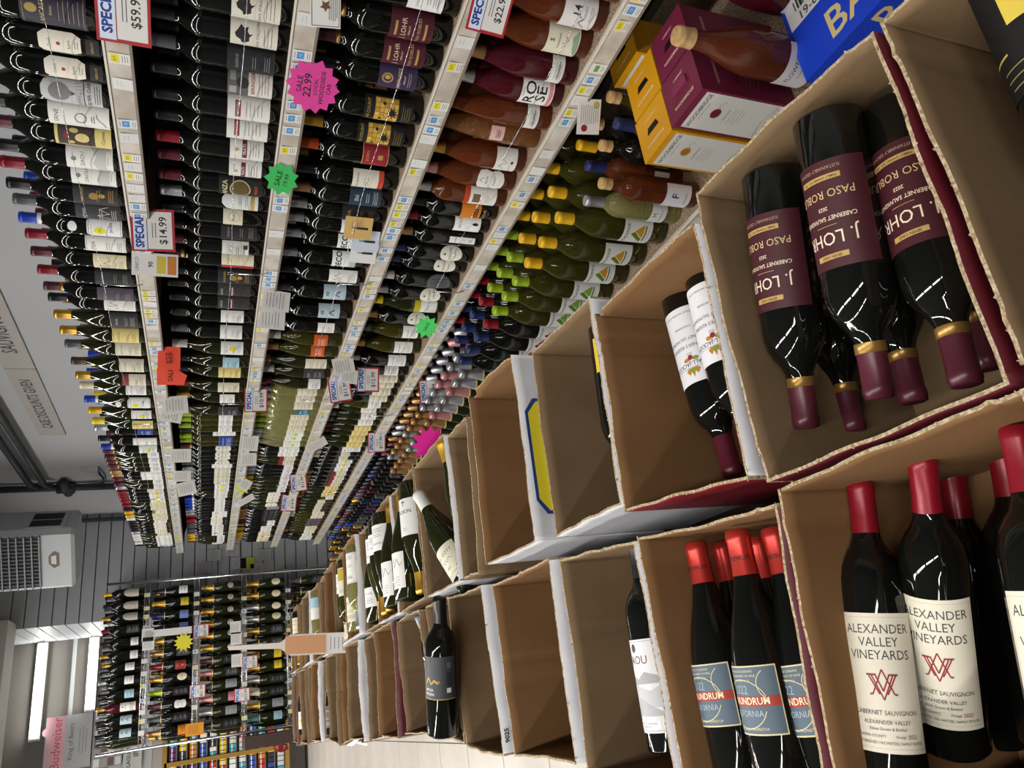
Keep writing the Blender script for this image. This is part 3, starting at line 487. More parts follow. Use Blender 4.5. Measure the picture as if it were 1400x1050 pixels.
# back panel of the unit: dark pegboard with holes, uprights
bp = empty('shelf_unit_back', Vector((1.865, 0, FLOOR)), 'dark perforated metal back panel behind the wall shelves', 'panel')
MB().box((0, YS0, .1), (.02, YS1, .30 - FLOOR), mat('dark_pegboard', hx('3a3430'), .6)).build('panel', bp)
hm = MB()
for j in range(26):
    for i in range(46):
        y = .9 + i * .05; z = .3 + j * .052; hm.add([(-.0008, y + .005 * math.cos(a * PI / 3), z + .005 * math.sin(a * PI / 3)) for a in range(6)], [(5, 4, 3, 2, 1, 0)], P('070606'))
tag(hm.build('peg_holes', bp), kind='stuff')
up = MB().box((-.02, -.02, 0), (0, .02, .36 - FLOOR), STEEL).mesh('upright')
for yy in (.6, 1.8, 3.0, 4.2, 5.4, 6.5): o = link('upright', up, bp); o.location = (0, yy, 0)
bs = MB().box((1.17, YS0, FLOOR), (1.84, YS1, TOP[4] - .06), P('3c352f')).build('shelf_plinth'); tag(bs, 'dark base plinth under the bottom wall shelf', 'base')
# ---- bottles along the wall
def y_of_v(v, x, z):
    # the Y at which a point on the line (x, *, z) shows at photo row v
    lo, hi = .3, 12
    for _ in range(40):
        m = (lo + hi) / 2; c = RX * x + RY * m + RZ * z
        vv = CY + F * c.y / c.z
        if vv < v: lo = m
        else: hi = m
    return lo
B_, U_, G_ = 'bordeaux', 'burgundy', 'flute'
NEAR = {
 0: [(22, B_, 'cream', 'purple_estate'), (62, B_, 'maroon', 'cream_octagon'), (94, B_, 'wine', 'cream_octagon'), (121, B_, 'grey', 'grey_oak'), (156, B_, 'black', 'white_ring'), (190, B_, 'maroon', 'yellow_art'), (215, B_, 'black', 'white_u'), (246, B_, 'red', 'white_u'), (272, B_, 'black', 'dark_gold'), (293, B_, 'grey', 'dark_white'), (314, B_, 'blue', 'white_frame_yellow'), (339, B_, 'red', 'white_frame'), (360, B_, 'maroon', 'cream_script'), (384, B_, 'red', 'black_plain'), (406, B_, 'wine', 'mauve'), (422, B_, 'black', 'white_script'), (443, U_, 'gold', 'charcoal'), (465, U_, 'gold', 'yellow_cream'), (483, U_, 'grey', 'cream_plain'), (506, U_, 'brown', 'cream_plain'), (523, U_, 'gold', 'red_cream'), (537, U_, 'cream', 'white_plain'), (555, U_, 'blue', 'white_frame_yellow'), (570, U_, 'yellow', 'white_yellow'), (583, U_, 'lemon', 'yellow_cream'), (592, B_, 'silver', 'blue_label'), (606, B_, 'black', 'white_frame'), (617, B_, 'blue', 'white_yellow')],
 1: [(14, B_, 'black', 'stallion'), (45, B_, 'black', 'stallion'), (105, B_, 'black', 'singer'), (80, B_, 'grey', 'black_plain'), (172, B_, 'black', 'red_box'), (140, B_, 'black', 'red_box'), (207, B_, 'red', 'prati'), (230, B_, 'maroon', 'prati'), (257, B_, 'maroon', 'oval_gold'), (281, B_, 'silver', 'arched_white'), (298, B_, 'black', 'cream_crest'), (318, B_, 'black', 'black_plain'), (334, B_, 'maroon', 'back_text'), (362, B_, 'wine', 'cream_red'), (382, B_, 'black', 'dark_gold'), (399, B_, 'black', 'black_red_bars'), (417, B_, 'black', 'black_red_bars'), (436, B_, 'black', 'white_x'), (460, B_, 'grey', 'white_x'), (480, U_, 'white', 'white_yellow'), (500, U_, 'black', 'sky_label'), (514, U_, 'black', 'yellow_cream'), (533, U_, 'maroon', 'cream_plain'), (548, U_, 'gold', 'white_small'), (564, U_, 'maroon', 'charcoal')],
 2: [(4, B_, 'wine', 'white_plain'), (36, B_, 'wine', 'merlot_maroon'), (67, B_, 'wine', 'merlot_maroon'), (110, B_, 'black', 'violet'), (155, B_, 'gold', 'gold_mosaic'), (190, B_, 'gold', 'gold_mosaic'), (220, B_, 'orange', 'crimson'), (251, B_, 'black', 'cream_orange'), (275, B_, 'copper', 'dark_teal'), (290, B_, 'silver', 'black_tan'), (305, B_, 'silver', 'big_d'), (329, B_, 'silver', 'big_d'), (361, B_, 'silver', 'big_d'), (380, B_, 'black', 'white_script'), (404, B_, 'grey', 'slate_ab'), (430, B_, 'black', 'slate_ab'), (452, B_, 'copper', 'white_small'), (470, U_, 'white', 'orange_label', OLIVE), (485, U_, 'copper', 'orange_label', OLIVE), (500, U_, 'cork', 'cream_plain'), (515, U_, 'white', 'charcoal'), (530, U_, 'maroon', 'white_low')],
 3: [(25, U_, 'white', 'rose_four', ROSE), (58, U_, 'copper', 'green_hill', ROSE), (118, U_, 'silver', 'ro_se', ROSER), (90, U_, 'copper', 'lower_white', ROSER), (155, G_, 'pink', 'lower_white', ROSE), (187, G_, 'pink', 'pink_small', ROSEP), (225, U_, 'gold', 'white_sig', ROSE), (250, U_, 'pink', 'shield', ROSE), (270, B_, 'silver', 'white_pic', ROSE), (288, B_, 'black', 'orange_black'), (310, B_, 'red', 'wolf'), (330, B_, 'copper', 'sliver'), (352, B_, 'navy', 'round_white'), (368, B_, 'navy', 'round_white'), (388, B_, 'white', 'round_grey'), (407, B_, 'silver', 'round_white'), (422, U_, 'lemon', 'yellow_strip'), (441, B_, 'copper', 'round_white'), (460, U_, 'grey', 'white_small', OLIVE), (480, U_, 'gold', 'white_plain', OLIVE), (497, B_, 'silver', 'white_plain'), (510, B_, 'black', 'white_small')],
}
GEN = ['white_plain', 'white_small', 'white_low', 'cream_plain', 'cream_script', 'white_script', 'red_cream', 'blue_label', 'white_yellow', 'grey_label', 'green_band', 'yellow_cream', 'charcoal', 'mauve', 'black_plain', 'white_frame', 'sky_label', 'white_x', 'round_white', 'cream_crest', 'back_text', 'dark_teal', 'orange_label', 'white_u', 'cream_octagon']
GW = [9, 8, 6, 8, 4, 5, 3, 2, 4, 2, 3, 4, 3, 2, 3, 6, 2, 5, 2, 3, 3, 1, 2, 3, 3]
SECONDS = [MB() for _ in range(5)]   # second row, far part, one per shelf
def lowbottle(mb, x, y, z, shape, gm_, cap):
    T = Matrix.Translation((x, y, z)); b = SH[shape]['body']; pr = [b[i] for i in range(2, len(b), 2)]
    mb.lathe(pr, gm_, 9, T); c = SH[shape]['cap']
    if c: mb.lathe([(c[0] + .001, c[1]), (c[0] + .001, c[2]), (0, c[2] + .001)], cap_mat(cap), 9, T)
    else: mb.lathe([(.028, .22), (.018, .26), (.018, .31), (0, .319)], cap_mat(cap), 9, T)
GNAME = {DARKGLASS: 'dark bottle', GREENGLASS: 'dark green bottle', CLEARW: 'clear bottle', OLIVE: 'olive glass bottle', ROSE: 'rose wine bottle', ROSER: 'deep pink bottle', ROSEP: 'diamond patterned rose bottle'}
CN = dict(wine='wine red', bgold='bright gold', lemon='lemon yellow', scarlet='metallic red')
def az0(): return -PI / 2 + math.radians(random.uniform(10, 34))
for k in range(4):
    z = TOP[k]; ents = []
    lz = z + .085
    for e in sorted(NEAR[k], key=lambda q: q[0]):
        v, shp, cp, ds = e[:4]; g = e[4] if len(e) > 4 else (DARKGLASS if shp == B_ else GREENGLASS)
        ents.append([y_of_v(v, XS + .03, lz), shp, cp, ds, g])
    # keep neighbours from touching
    for i in range(1, len(ents)):
        gap = SH[ents[i][1]]['R'] + SH[ents[i - 1][1]]['R'] + .003
        if ents[i][0] - ents[i - 1][0] < gap: ents[i][0] = ents[i - 1][0] + gap
    near_end = []; yn = ents[0][0] - .086
    while yn > .42:
        near_end.append([yn, B_, ['black', 'maroon', 'red', 'gold'][len(near_end) // 2 % 4], ['white_plain', 'charcoal', 'cream_plain', 'white_frame'][(k + len(near_end) // 2) % 4], DARKGLASS if k < 3 else ROSE]); yn -= .082
    ents = near_end[::-1] + ents
    y = ents[-1][0] + .08
    zone = None; zl = 0
    while y < YS1 - .05:
        if zl <= 0:
            zl = random.randint(1, 4); shp = random.choice([B_, B_, U_]); ds = random.choices(GEN, GW)[0]
            cp = random.choice(['red', 'maroon', 'black', 'black', 'gold', 'white', 'silver', 'navy', 'grey', 'copper', 'wine', 'cream', 'blue', 'yellow'])
            g = DARKGLASS if shp == B_ else GREENGLASS
            if k == 2 and 2.95 < y < 3.95:
                g = CLEARW if random.random() < .7 else OLIVE; ds = random.choice(['white_plain', 'teal_label', 'lime_burst', 'cream_plain', 'white_small', 'yellow_cream']); cp = random.choice(['cream', 'silver', 'green', 'yellow'])
            elif k == 1 and 3.3 < y < 4.1 and random.random() < .5: g = OLIVE; cp = 'green'; ds = random.choice(['green_band', 'white_small', 'blue_label'])
            elif k == 3 and random.random() < .3: g = OLIVE
            elif k == 0 and random.random() < .1: g = OLIVE
        y_ = y; ents.append([y_, shp, cp, ds, g]); zl -= 1
        y += 2 * SH[shp]['R'] + random.uniform(.002, .009)
    for i, (y, shp, cp, ds, g) in enumerate(ents):
        r = SH[shp]['R']; x = XS + .018 + r + random.uniform(0, .010)
        lb = '%s, %s %s, %s, %s from near end, %s wall shelf' % (GNAME[g], CN.get(cp, cp), 'cork' if cp == 'cork' else 'capsule', D[ds][0], ordn(i + 1), SN[k])
        if len(lb.split()) > 16: lb = '%s capsule, %s, %s from near end, %s wall shelf' % (CN.get(cp, cp), D[ds][0], ordn(i + 1), SN[k])
        if len(lb.split()) > 16: lb = '%s, %s from near end, %s wall shelf' % (D[ds][0], ordn(i + 1), SN[k])
        ents[i].append(x)
        bottle(upright(x, y, z, az0()), shp, g, cp, ds, lb, 'bottles on the %s wall shelf' % SN[k], band='white' if (cp == 'blue') else ('band' if cp in ('wine',) else None))
    # second and third rows
    n2 = 0
    for i, (y, shp, cp, ds, g, x) in enumerate(ents):
        for row in (1, 2):
            if random.random() < (.12 if row == 1 else .35): continue
            if row == 2 and k: continue
            x2 = 1.52 + .088 * row - .02 + random.uniform(-.003, .003); g2 = g if g in (DARKGLASS, GREENGLASS) else g
            s2 = shp if shp != G_ else U_
            if y < 2.3 and row == 1:
                n2 += 1
                bottle(upright(x2, y, z, az0()), s2, g2, cp, ds if ds not in ('pink_small',) else None, '%s capsule, half hidden behind the front row, %s back, %s wall shelf' % (CN.get(cp, cp), ordn(n2), SN[k]), 'second row bottles on the %s wall shelf' % SN[k])
            else: lowbottle(SECONDS[k], x2, y, z, s2, DARKGLASS if g2 in (CLEARW, ROSE, ROSER, ROSEP) and row == 2 else g2, cp)
# ---- bottom shelf: magnums, sparkling, dark bottles, three deep
zb = TOP[4]
mg = [(1.56, 'yellow', 'tri_gold', OLIVE), (1.685, 'yellow', 'tri_gold', OLIVE), (1.80, 'yellow', 'tri_gold', OLIVE), (1.91, 'green', 'tri_green', OLIVE), (2.01, 'green', 'tri_green', OLIVE), (2.11, 'green', 'tri_green', OLIVE), (2.21, 'red', 'tri_red', DARKGLASS), (2.315, 'navy', 'tri_red', DARKGLASS), (2.42, 'navy', 'tri_red', DARKGLASS), (2.52, 'navy', 'tri_red', DARKGLASS)]
MGN = {'tri_gold': 'white wine', 'tri_green': 'white wine', 'tri_red': 'red wine'}
cnt = 0
for i, (y, cp, ds, g) in enumerate(mg):
    for row in range(4):
        if row == 0 and i == 0: pass
        x = 1.222 + row * .100; cnt += 1
        yy = y + .012 * row; c2 = cp if row < 2 else (cp if random.random() < .6 else ('red' if ds == 'tri_red' else cp))
        bottle(upright(x, yy, zb, az0()), 'magnum', g, c2, ds, 'large %s bottle, %s capsule, %s, %s from near, bottom shelf' % (MGN[ds], c2, ['front row', 'second row', 'third row', 'back row'][row], ordn(i + 1)), 'large bottles on the bottom shelf')
# assorted bottles nearer than the magnums
for x, y, shp, g, cp, ds, lb in [
    (1.215, 1.385, B_, ROSE, 'cork', 'f_white', 'rose bottle with white F label and cork, bottom shelf'),
    (1.31, 1.26, B_, ROSE, 'navy', 'sliver', 'rose bottle with navy capsule nearest the yellow carton, bottom shelf'),
    (1.31, 1.345, B_, DARKGLASS, 'cork', None, 'bottle with cork between the two navy capsules, bottom shelf'),
    (1.31, 1.43, B_, ROSE, 'navy', 'm_white', 'rose bottle with navy capsule farther from the yellow carton, bottom shelf'),
    (1.40, 1.26, B_, OLIVE, 'cork', 'white_small', 'bottle with cork behind the navy capsules, nearest, bottom shelf'),
    (1.40, 1.36, B_, DARKGLASS, 'cork', 'white_small', 'bottle with cork behind the navy capsules, middle, bottom shelf'),
    (1.40, 1.45, B_, DARKGLASS, 'yellow', 'white_small', 'bottle with yellow capsule behind the navy capsules, bottom shelf'),
    (1.225, 1.475, B_, CLEARW, 'silver', 'm_white', 'clear bottle with silver capsule and letter M label, bottom shelf')]:
    bottle(upright(x, y, zb, az0()), shp, g, cp, ds, lb)
y = 2.63; i = 0
while y < YS1 - .06:
    spark = y < 3.95
    for row in range(4):
        shp = 'sparkling' if spark else random.choice([B_, U_]); i += 1
        cp = random.choice(['silver', 'silver', 'pink', 'silver'] if y < 3.1 else ['copper', 'silver', 'copper']) if spark else random.choice(['black', 'black', 'grey', 'black', 'maroon', 'black', 'black', 'navy'] if y < 5.2 else ['black', 'gold', 'gold', 'blue', 'black', 'maroon', 'grey', 'black'])
        yy = y + .045 * (row % 2)
        if row < 2 and (spark or y < 9):
            g = DARKGLASS if not spark else GREENGLASS
            bottle(upright(1.215 + row * .096, yy, zb, az0()), shp, g, cp, random.choice(['white_small', 'white_low', 'charcoal', 'cream_oval', 'black_plain']), '%s bottle, %s capsule, %s, place %s from near, bottom wall shelf' % ('sparkling' if spark else 'dark', CN.get(cp, cp), 'front row' if row == 0 else 'second row', ordn(int((y - 2.63) / .092) + 1)), 'bottles on the far bottom shelf')
        else: lowbottle(SECONDS[4], 1.215 + row * .096, yy, zb, shp, DARKGLASS, cp)
    y += .094 if spark else .088
for k in range(5): tag(SECONDS[k].build('back_row_bottles'), 'dense back rows of bottles on the %s wall shelf' % SN[k], 'bottles', kind='stuff')
# flowers bottle, cartons, blue box at the near end of the bottom shelf
bottle(upright(1.205, .895, zb, az0()) @ Matrix.Scale(1.25, 4), U_, ROSE, 'cork', 'flowers', 'large rose bottle with cork and white serif label beside maroon cartons')
bottle(upright(1.34, .83, zb, az0()) @ Matrix.Scale(1.25, 4), U_, ROSER, 'cork', 'white_low', 'dark pink bottle with cork behind the maroon cartons at top edge')
for kx, (x, y, cc, s1, lb) in enumerate([(1.148, 1.096, 'yellow', 0, 'yellow four bottle wine carton with white front, nearest the aisle'), (1.278, 1.092, 'yellow', 0, 'yellow wine carton with dark handle hole behind another yellow carton'),
                              (1.152, .968, 'maroon', 1, 'maroon wine carton with white front beside the front yellow carton'), (1.282, .962, 'maroon', 0, 'maroon wine carton with dark handle hole behind the front maroon one'), (1.44, 1.14, 'yellow', 0, 'dark yellow carton at the back of the bottom shelf')]):
    c = {'yellow': 'c98f14', 'maroon': '6b1f3a'}[cc]; H = .268
    t = empty('wine_carton', Vector((x, y, zb)), lb, 'carton', 'wine cartons on the bottom shelf')
    MB().box((0, 0, 0), (.122, .122, H), P(c, .4)).build('carton', t)
    lid = MB().box((-.001, -.001, H), (.123, .123, H + .004), P(c, .4))
    def fnt(s, h, l): return (.061 + h, .061 - s, H + .004 + .0003 * l)
    graphics(lid, [('P', [(-.026, -.006), (-.018, .012), (.018, .012), (.026, -.006)], '0c0908' if not s1 else '8c3556'), ('T', 'WOODBRIDGE', 0, -.034 if s1 else -.034, .011, 'e0c8b0', .01), ('T', 'CABERNET' if cc == 'maroon' else 'CHARDONNAY', 0, .034, .008, 'e0c8b0')], fnt)
    if s1: lid.box((.061 - .006, .035, H + .004), (.078, .087, H + .010), P('7c2b4a'))
    lid.build('lid', t)
    def fns(s, h, l): return (-.0003 * l, .061 - s, h)
    lab = MB(); sc = 'a8301c' if cc == 'maroon' else 'c08a1c'
    graphics(lab, [('R', -.055, .012, .055, H - .014, 'd0cec8'), ('T', 'WOODBRIDGE', 0, H - .030, .0150, '2a2a2a', .012), ('T', 'BY ROBERT MONDAVI', 0, H - .043, .005, '555555'), ('P', ell(0, H - .075, .015, .013), '7a2a2c' if cc == 'maroon' else 'b8841c'), ('P', ell(0, H - .075, .010, .009), '5c1c20' if cc == 'maroon' else '9a6c14'),
                   ('L', [(.012, H - .078), (.026, H - .070), (.036, H - .082)], .0008, '444444'), ('T', 'PINOT NOIR' if cc == 'maroon' else 'CHARDONNAY', 0, H - .105, .006, '444444')] + lines(0, H - .12, 4, '777777', .05, .009, .0009) + [('L', [(-.05 + i * .011, .03), (-.045 + i * .011, .05)], .0008, '777777') for i in range(9)] + [('L', [(-.052, .028), (.0, .022), (.052, .032)], .001, '777777'), ('L', [(-.052, .052), (.0, .062), (.052, .05)], .001, '777777')], fns)
    lab.build('front_label', t)
    sd = MB(); graphics(sd, [('T', 'WOODBRIDGE', .061, H - .05, .010, 'c9b0a0')] + lines(.061, H - .12, 5, 'b09a90', .04, .012, .0012), lambda s, h, l: (s, -.0003 * l, h)); sd.build('side_print', t)
bb = empty('blue_carton', Vector((1.10, .28, -1.262)), 'bright blue carton with barcode sticker, upper right corner', 'carton')
MB().box((0, 0, 0), (.35, .575, .09), P('1840c4', .35)).build('carton', bb)
g_ = MB(); graphics(g_, [('R', -.285, .13, -.14, .33, 'd6d6d6'), ('T', '19-60-0', -.21, .145, .030, '222222', .01), ('T', 'BAREFOOT', .03, .055, .095, 'd0bc80', .01)] + [('R', -.26 + i * .008, .165, -.257 + i * .008 + .002 * (i % 3), .195, '222222') for i in range(12)] + [('P', [(-.25, .22), (-.2, .21), (-.17, .26), (-.19, .30), (-.24, .28)], 'c9a27c')], lambda s, h, l: (h, .28 - s, .09 + .0003 * l)); g_.build('top_print', bb)
g_ = MB(); graphics(g_, [('T', 'BAREFOOT', .08, .042, .085, 'd0bc80', .01)], lambda s, h, l: (-.0003 * l, .28 - s, h)); g_.build('side_print', bb)
# ================================================================== CASE DISPLAY
dt = empty('display_table', Vector((.26, 2.7, FLOOR)), 'low table under the two rows of open wine cases', 'table')
MB().box((-.37, -2.75, .57), (.42, 2.75, .60), P('5a4632')).build('tabletop', dt)
lg = MB().box((-.03, -.03, 0), (.03, .03, .57), STEEL).mesh('leg')
for x in (-.3, .35):
    for y in (-2.6, 0, 2.6): o = link('leg', lg, dt); o.location = (x, y, 0)
ZB = FLOOR + .60
def panel(a, b, ztop, zbot, out, inn, name, parent, seed, tear=.004, bow=.003, creases=(), prints=(), thick=.0036, dips=()):
    """cardboard wall from a to b (outer face to the right hand of a->b), torn upper rim"""
    rr = random.Random(seed); a = Vector((*a, 0)); b = Vector((*b, 0)); d = b - a; L = d.length; u = d / L; nrm = Vector((u.y, -u.x, 0))
    n = 36; hs = [0, .5, .8, .93, 1]; ph = rr.uniform(0, 6); mb = MB(); vo = []; vi = []
    for i in range(n + 1):
        t = i / n
        jag = tear * (.4 * math.sin(t * 5 + ph) + .15 * math.sin(t * 19 + ph * 2)) + rr.uniform(-1, 1) * tear * .12
        for dc, dw, dh in dips: jag -= dh * math.exp(-((t - dc) / dw) ** 2)
        for j, h in enumerate(hs):
            z = zbot + (ztop + jag - zbot) * h
            w_ = bow * math.sin(PI * t) * math.sin(h * 2.2 + ph) * h + .0012 * math.sin(t * 17 + ph) * h * math.sin(PI * t)
            for c in creases:
                w_ += .0035 * math.exp(-((t - c) / .012) ** 2) * (1 if 0 < t < 1 else 0)
            if i in (0, n): w_ = 0
            p = a + u * (L * t) + nrm * w_; p.z = z
            vo.append(p.copy()); q = p - nrm * thick; vi.append(q)
    m = len(hs); fo = []; fi = []; fr = []
    N = len(vo)
    for i in range(n):
        for j in range(m - 1):
            q = i * m + j; fo.append((q, q + m, q + m + 1, q + 1)); fi.append((N + q, N + q + 1, N + q + m + 1, N + q + m))
        q = i * m + m - 1; fr.append((q, q + m, N + q + m, N + q))
    for q in (0, n * m):
        for j in range(m - 1): fr.append((q + j, q + j + 1, N + q + j + 1, N + q + j))
    base = len(mb.v); mb.add(vo + vi, fo, out, smooth=True)
    k = mb.mi(inn)
    for f in fi: mb.f.append(f); mb.m.append(k); mb.sm.append(True)
    k = mb.mi(EDGE)
    for f in fr: mb.f.append(f); mb.m.append(k); mb.sm.append(False)
    # torn fibre fringe along the rim
    fv = []; ff = []
    for i in range(0, n * 2):
        if rr.random() < .35:
            t = (i + rr.random()) / (n * 2); ii = min(n, int(round(t * n))); p = vo[ii * m + m - 1].lerp(vi[ii * m + m - 1], rr.random())
            l = rr.uniform(.0006, .0018); wd = rr.uniform(.001, .003); k0 = len(fv)
            fv += [p - u * wd, p + u * wd, p + u * rr.uniform(-.001, .001) + nrm * rr.uniform(-.002, .003) + Vector((0, 0, l))]; ff.append((k0, k0 + 1, k0 + 2))
    if fv: mb.add(fv, ff, EDGE)
    if prints: graphics(mb, prints, lambda s, h, l: tuple(a + u * s + nrm * (.0035 + .0003 * l) + Vector((0, 0, ztop + h))))
    return mb.build(name, parent)
BOX = {}; BOXROOT = {}
KS = 1.12   # size of the case display relative to the first layout, about the eye point
def case(idn, c, z, lab, out=KRAFT, inn=KRAFT, seed=0, depth=.26, flap=None, near_print=(), near_dips=(), far_dips=(), shelf_dips=(), aisle_dips=(), tear=.004, creases=(.12,), aisle_out=None, near_out=None):
    """c = near shelf, near mid(aisle-side), far shelf, far mid XY corners"""
    ns, nm, fs, fm = [Vector((p[0], p[1])) * KS for p in c]; z = z * KS
    cx = (ns + nm + fs + fm) / 4; zb_ = max(z - depth, ZB)
    r = empty('open_wine_case', Vector((cx.x, cx.y, zb_)), lab, 'box', 'open cardboard wine cases in two rows')
    r_inv = Matrix.Translation(-Vector((cx.x, cx.y, zb_)))
    P2 = []
    P2.append(panel(nm, ns, z, zb_, near_out or out, inn, 'wall_panel', r, seed + 1, tear, prints=near_print, dips=near_dips))       # near wall, outside faces -Y
    P2.append(panel(ns, fs, z, zb_, out, inn, 'wall_panel', r, seed + 2, tear, creases=creases, dips=shelf_dips))
    P2.append(panel(fs, fm, z, zb_, out, inn, 'wall_panel', r, seed + 3, tear, creases=creases + (.9,) if creases else (), dips=far_dips))
    P2.append(panel(fm, nm, z, zb_, aisle_out or out, inn, 'wall_panel', r, seed + 4, tear, dips=aisle_dips))
    fl2 = MB().add([(nm.x, nm.y, zb_), (ns.x, ns.y, zb_), (fs.x, fs.y, zb_), (fm.x, fm.y, zb_), (nm.x, nm.y, zb_ + .006), (ns.x, ns.y, zb_ + .006), (fs.x, fs.y, zb_ + .006), (fm.x, fm.y, zb_ + .006)], [(3, 2, 1, 0), (4, 5, 6, 7)], inn).build('base_panel', r)
    for o in P2 + [fl2]: o.data.transform(r_inv)
    BOX[idn] = (ns, nm, fs, fm, z, zb_); BOXROOT[idn] = r; return r
def px(z, *pts): return [atz(u, v, z).to_2d() for u, v in pts]
gap = .0015
yl = [('P', [(.045, -.028), (.070, -.010), (.235, -.010), (.260, -.028), (.260, -.2), (.045, -.2)], '1e3a78'), ('P', [(.051, -.034), (.073, -.016), (.232, -.016), (.254, -.034), (.254, -.2), (.051, -.2)], 'd8c828')]
rot9025 = [('T', '9025', .035, -.0125, .013, '1c1c20', .03)]
cA0 = px(-.5, (1450, -230), (1600, 350), (1205, 35), (1395, 500)); cA0 = [Vector((.44, .04)), Vector((.145, .045)), Vector((.450, .283)), Vector((.149, .290))]
case('A0', cA0, -.498, 'nearest open cardboard case of the shelf side row holding a black labelled bottle', seed=10)
case('A1', px(-.5, (1193, 42), (1383, 525), (950, 265), (1048, 660)), -.5, 'open cardboard case holding bottles with maroon labels, necks to aisle', out=MAROONBOARD, seed=20, inn=KRAFT)
case('A2', px(-.494, (948, 305), (1025, 655), (812, 430), (855, 700)), -.494, 'open cardboard case holding white labelled bottles by the maroon labelled ones', out=REDBOARD, near_out=WHITEBOARD, inn=KRAFT2, seed=30, creases=(.14, .2), shelf_dips=((.97, .03, .012),))
case('A3', px(-.5, (806, 405), (850, 690), (728, 482), (760, 735)), -.5, 'empty open case between white labelled bottles and the blue yellow printed case', out=WHITEBOARD, inn=KRAFT, seed=40, creases=())
case('A4', px(-.468, (699, 485), (733, 740), (640, 543), (665, 772)), -.468, 'empty open case with blue and yellow printed white outside', out=WHITEBOARD, near_print=yl, inn=KRAFT2, seed=50, shelf_dips=((.0, .10, .010), (.95, .1, .012)), creases=(.1,))
case('A5', px(-.463, (638, 570), (655, 785), (612, 598), (634, 792)), -.463, 'narrow empty open case just before the cream capsuled bottle', out=KRAFT, inn=KRAFT, seed=60)
case('A6', [Vector((.508, 1.402)), Vector((.205, 1.404)), Vector((.515, 1.660)), Vector((.212, 1.650))], -.456, 'open case with cream capsuled bottle lying toward the shelf', out=WHITEBOARD, inn=KRAFT, seed=70)
ys = 1.672; xm, xo = .213, .519
AL = ['open case full of dark bottles with white labels and gold capsules', 'open case of dark bottles beyond the gold capsules', 'open case with yellow capsuled bottles, shelf side', 'open case holding a clear bottle with silver capsule', 'open case holding a clear bottle with yellow footed label', 'empty brown case before the blue labelled bottle', 'second empty brown case before the blue labelled bottle', 'open case holding the clear bottle with pale blue label', 'white edged open case beyond the pale blue label', 'second last open case on the shelf side', 'last open case on the shelf side at the far end', 'far corner open case next to the wire rack']
for i in range(12):
    y1 = ys + .248; xa, xb = xm + .003 * i, xo + .004 * i
    case('A%d' % (7 + i), [Vector((xb, ys + gap)), Vector((xa, ys + gap)), Vector((xb + .003, y1 - gap)), Vector((xa + .002, y1 - gap))], -.458 + [0, .004, -.004, .012, 0, .010, -.004, .0, .014, 0, .01, 0][i], AL[i], out=[KRAFT, WHITEBOARD, KRAFT, WHITEBOARD, WHITEBOARD][i % 5], inn=[KRAFT, KRAFT2][i % 2], seed=80 + i * 7, tear=.006)
    ys = y1
case('B0', [Vector((.135, .296)), Vector((-.160, .326)), Vector((.137, .542)), Vector((-.160, .579))], -.5, 'nearest open case of the aisle row holding cream labelled bottles', out=WHITEBOARD, inn=KRAFT2, seed=200, aisle_dips=((.2, .1, .01),))
cB1 = px(-.502, (1063, 688), (1125, 1052), (872, 735), (930, 1050)); cB1[1] += (cB1[1] - cB1[0]).normalized() * .058; cB1[3] += (cB1[3] - cB1[2]).normalized() * .050
case('B1', cB1, -.502, 'open case holding slate labelled bottles with metallic red capsules', out=MAROONBOARD, inn=KRAFT2, seed=210)
cB2 = px(-.505, (867, 740), (924, 1050), (765, 766), (802, 1045)); cB2[1] += (cB2[1] - cB2[0]).normalized() * .035; cB2[3] += (cB2[3] - cB2[2]).normalized() * .012
case('B2', cB2, -.505, 'open case holding one bottle with engraved landscape label', out=WHITEBOARD, inn=KRAFT, seed=220, creases=(.37,))
case('B3', px(-.493, (750, 763), (787, 1045), (672, 800), (705, 1034)), -.493, 'open empty case next to the landscape labelled bottle case', out=WHITEBOARD, inn=KRAFT2, seed=230, creases=(.47, .6))
case('B4', px(-.477, (658, 800), (688, 1034), (612, 817), (637, 1020)), -.477, 'open case printed 9025 on its white outside', out=WHITEBOARD, near_print=rot9025, inn=KRAFT, seed=240, creases=(.4,))
case('B5', [Vector((.197, 1.562)), Vector((-.088, 1.556)), Vector((.203, 1.753)), Vector((-.078, 1.742))], -.479, 'open case with grey labelled black bottle lying on top', out=KRAFT, inn=KRAFT, seed=250)
ys = 1.757; xa, xb = -.068, .199
BL = ['open brown case beyond the grey labelled black bottle', 'maroon sided empty case in the aisle row', 'white edged empty case in the aisle row', 'empty case with crumpled white outside corner', 'empty case with uneven torn rim in the aisle row', 'empty case with drooping cardboard flap on the aisle side', 'open case holding a dark purple labelled bottle', 'narrow white open case beyond the dark bottle', 'open case with white back label bottle', 'brown open case near the far end of aisle row', 'open case with colourful labelled bottle, aisle row', 'last open case of the aisle row at far end']
for i in range(12):
    y1 = ys + .240; 
    case('B%d' % (6 + i), [Vector((xb, ys + gap)), Vector((xa - [0, .004, 0, .012, -.006, .02][i % 6], ys + gap)), Vector((xb + .003, y1 - gap)), Vector((xa - [0, .0, .012, .004, .02, .0][i % 6], y1 - gap))], -.466 + [0, .016, -.002, .020, .002, .018, 0, .02, .004, .018, 0, .01][i], BL[i], out=[KRAFT, MAROONBOARD, WHITEBOARD, WHITEBOARD, KRAFT][i % 5], inn=[KRAFT, KRAFT2, KRAFT][i % 3], seed=300 + i * 7, tear=.008, aisle_dips=((.5, .2, .02 if i in (2, 3) else .004),), creases=(.45,))
    ys = y1; xa -= .003; xb += .003
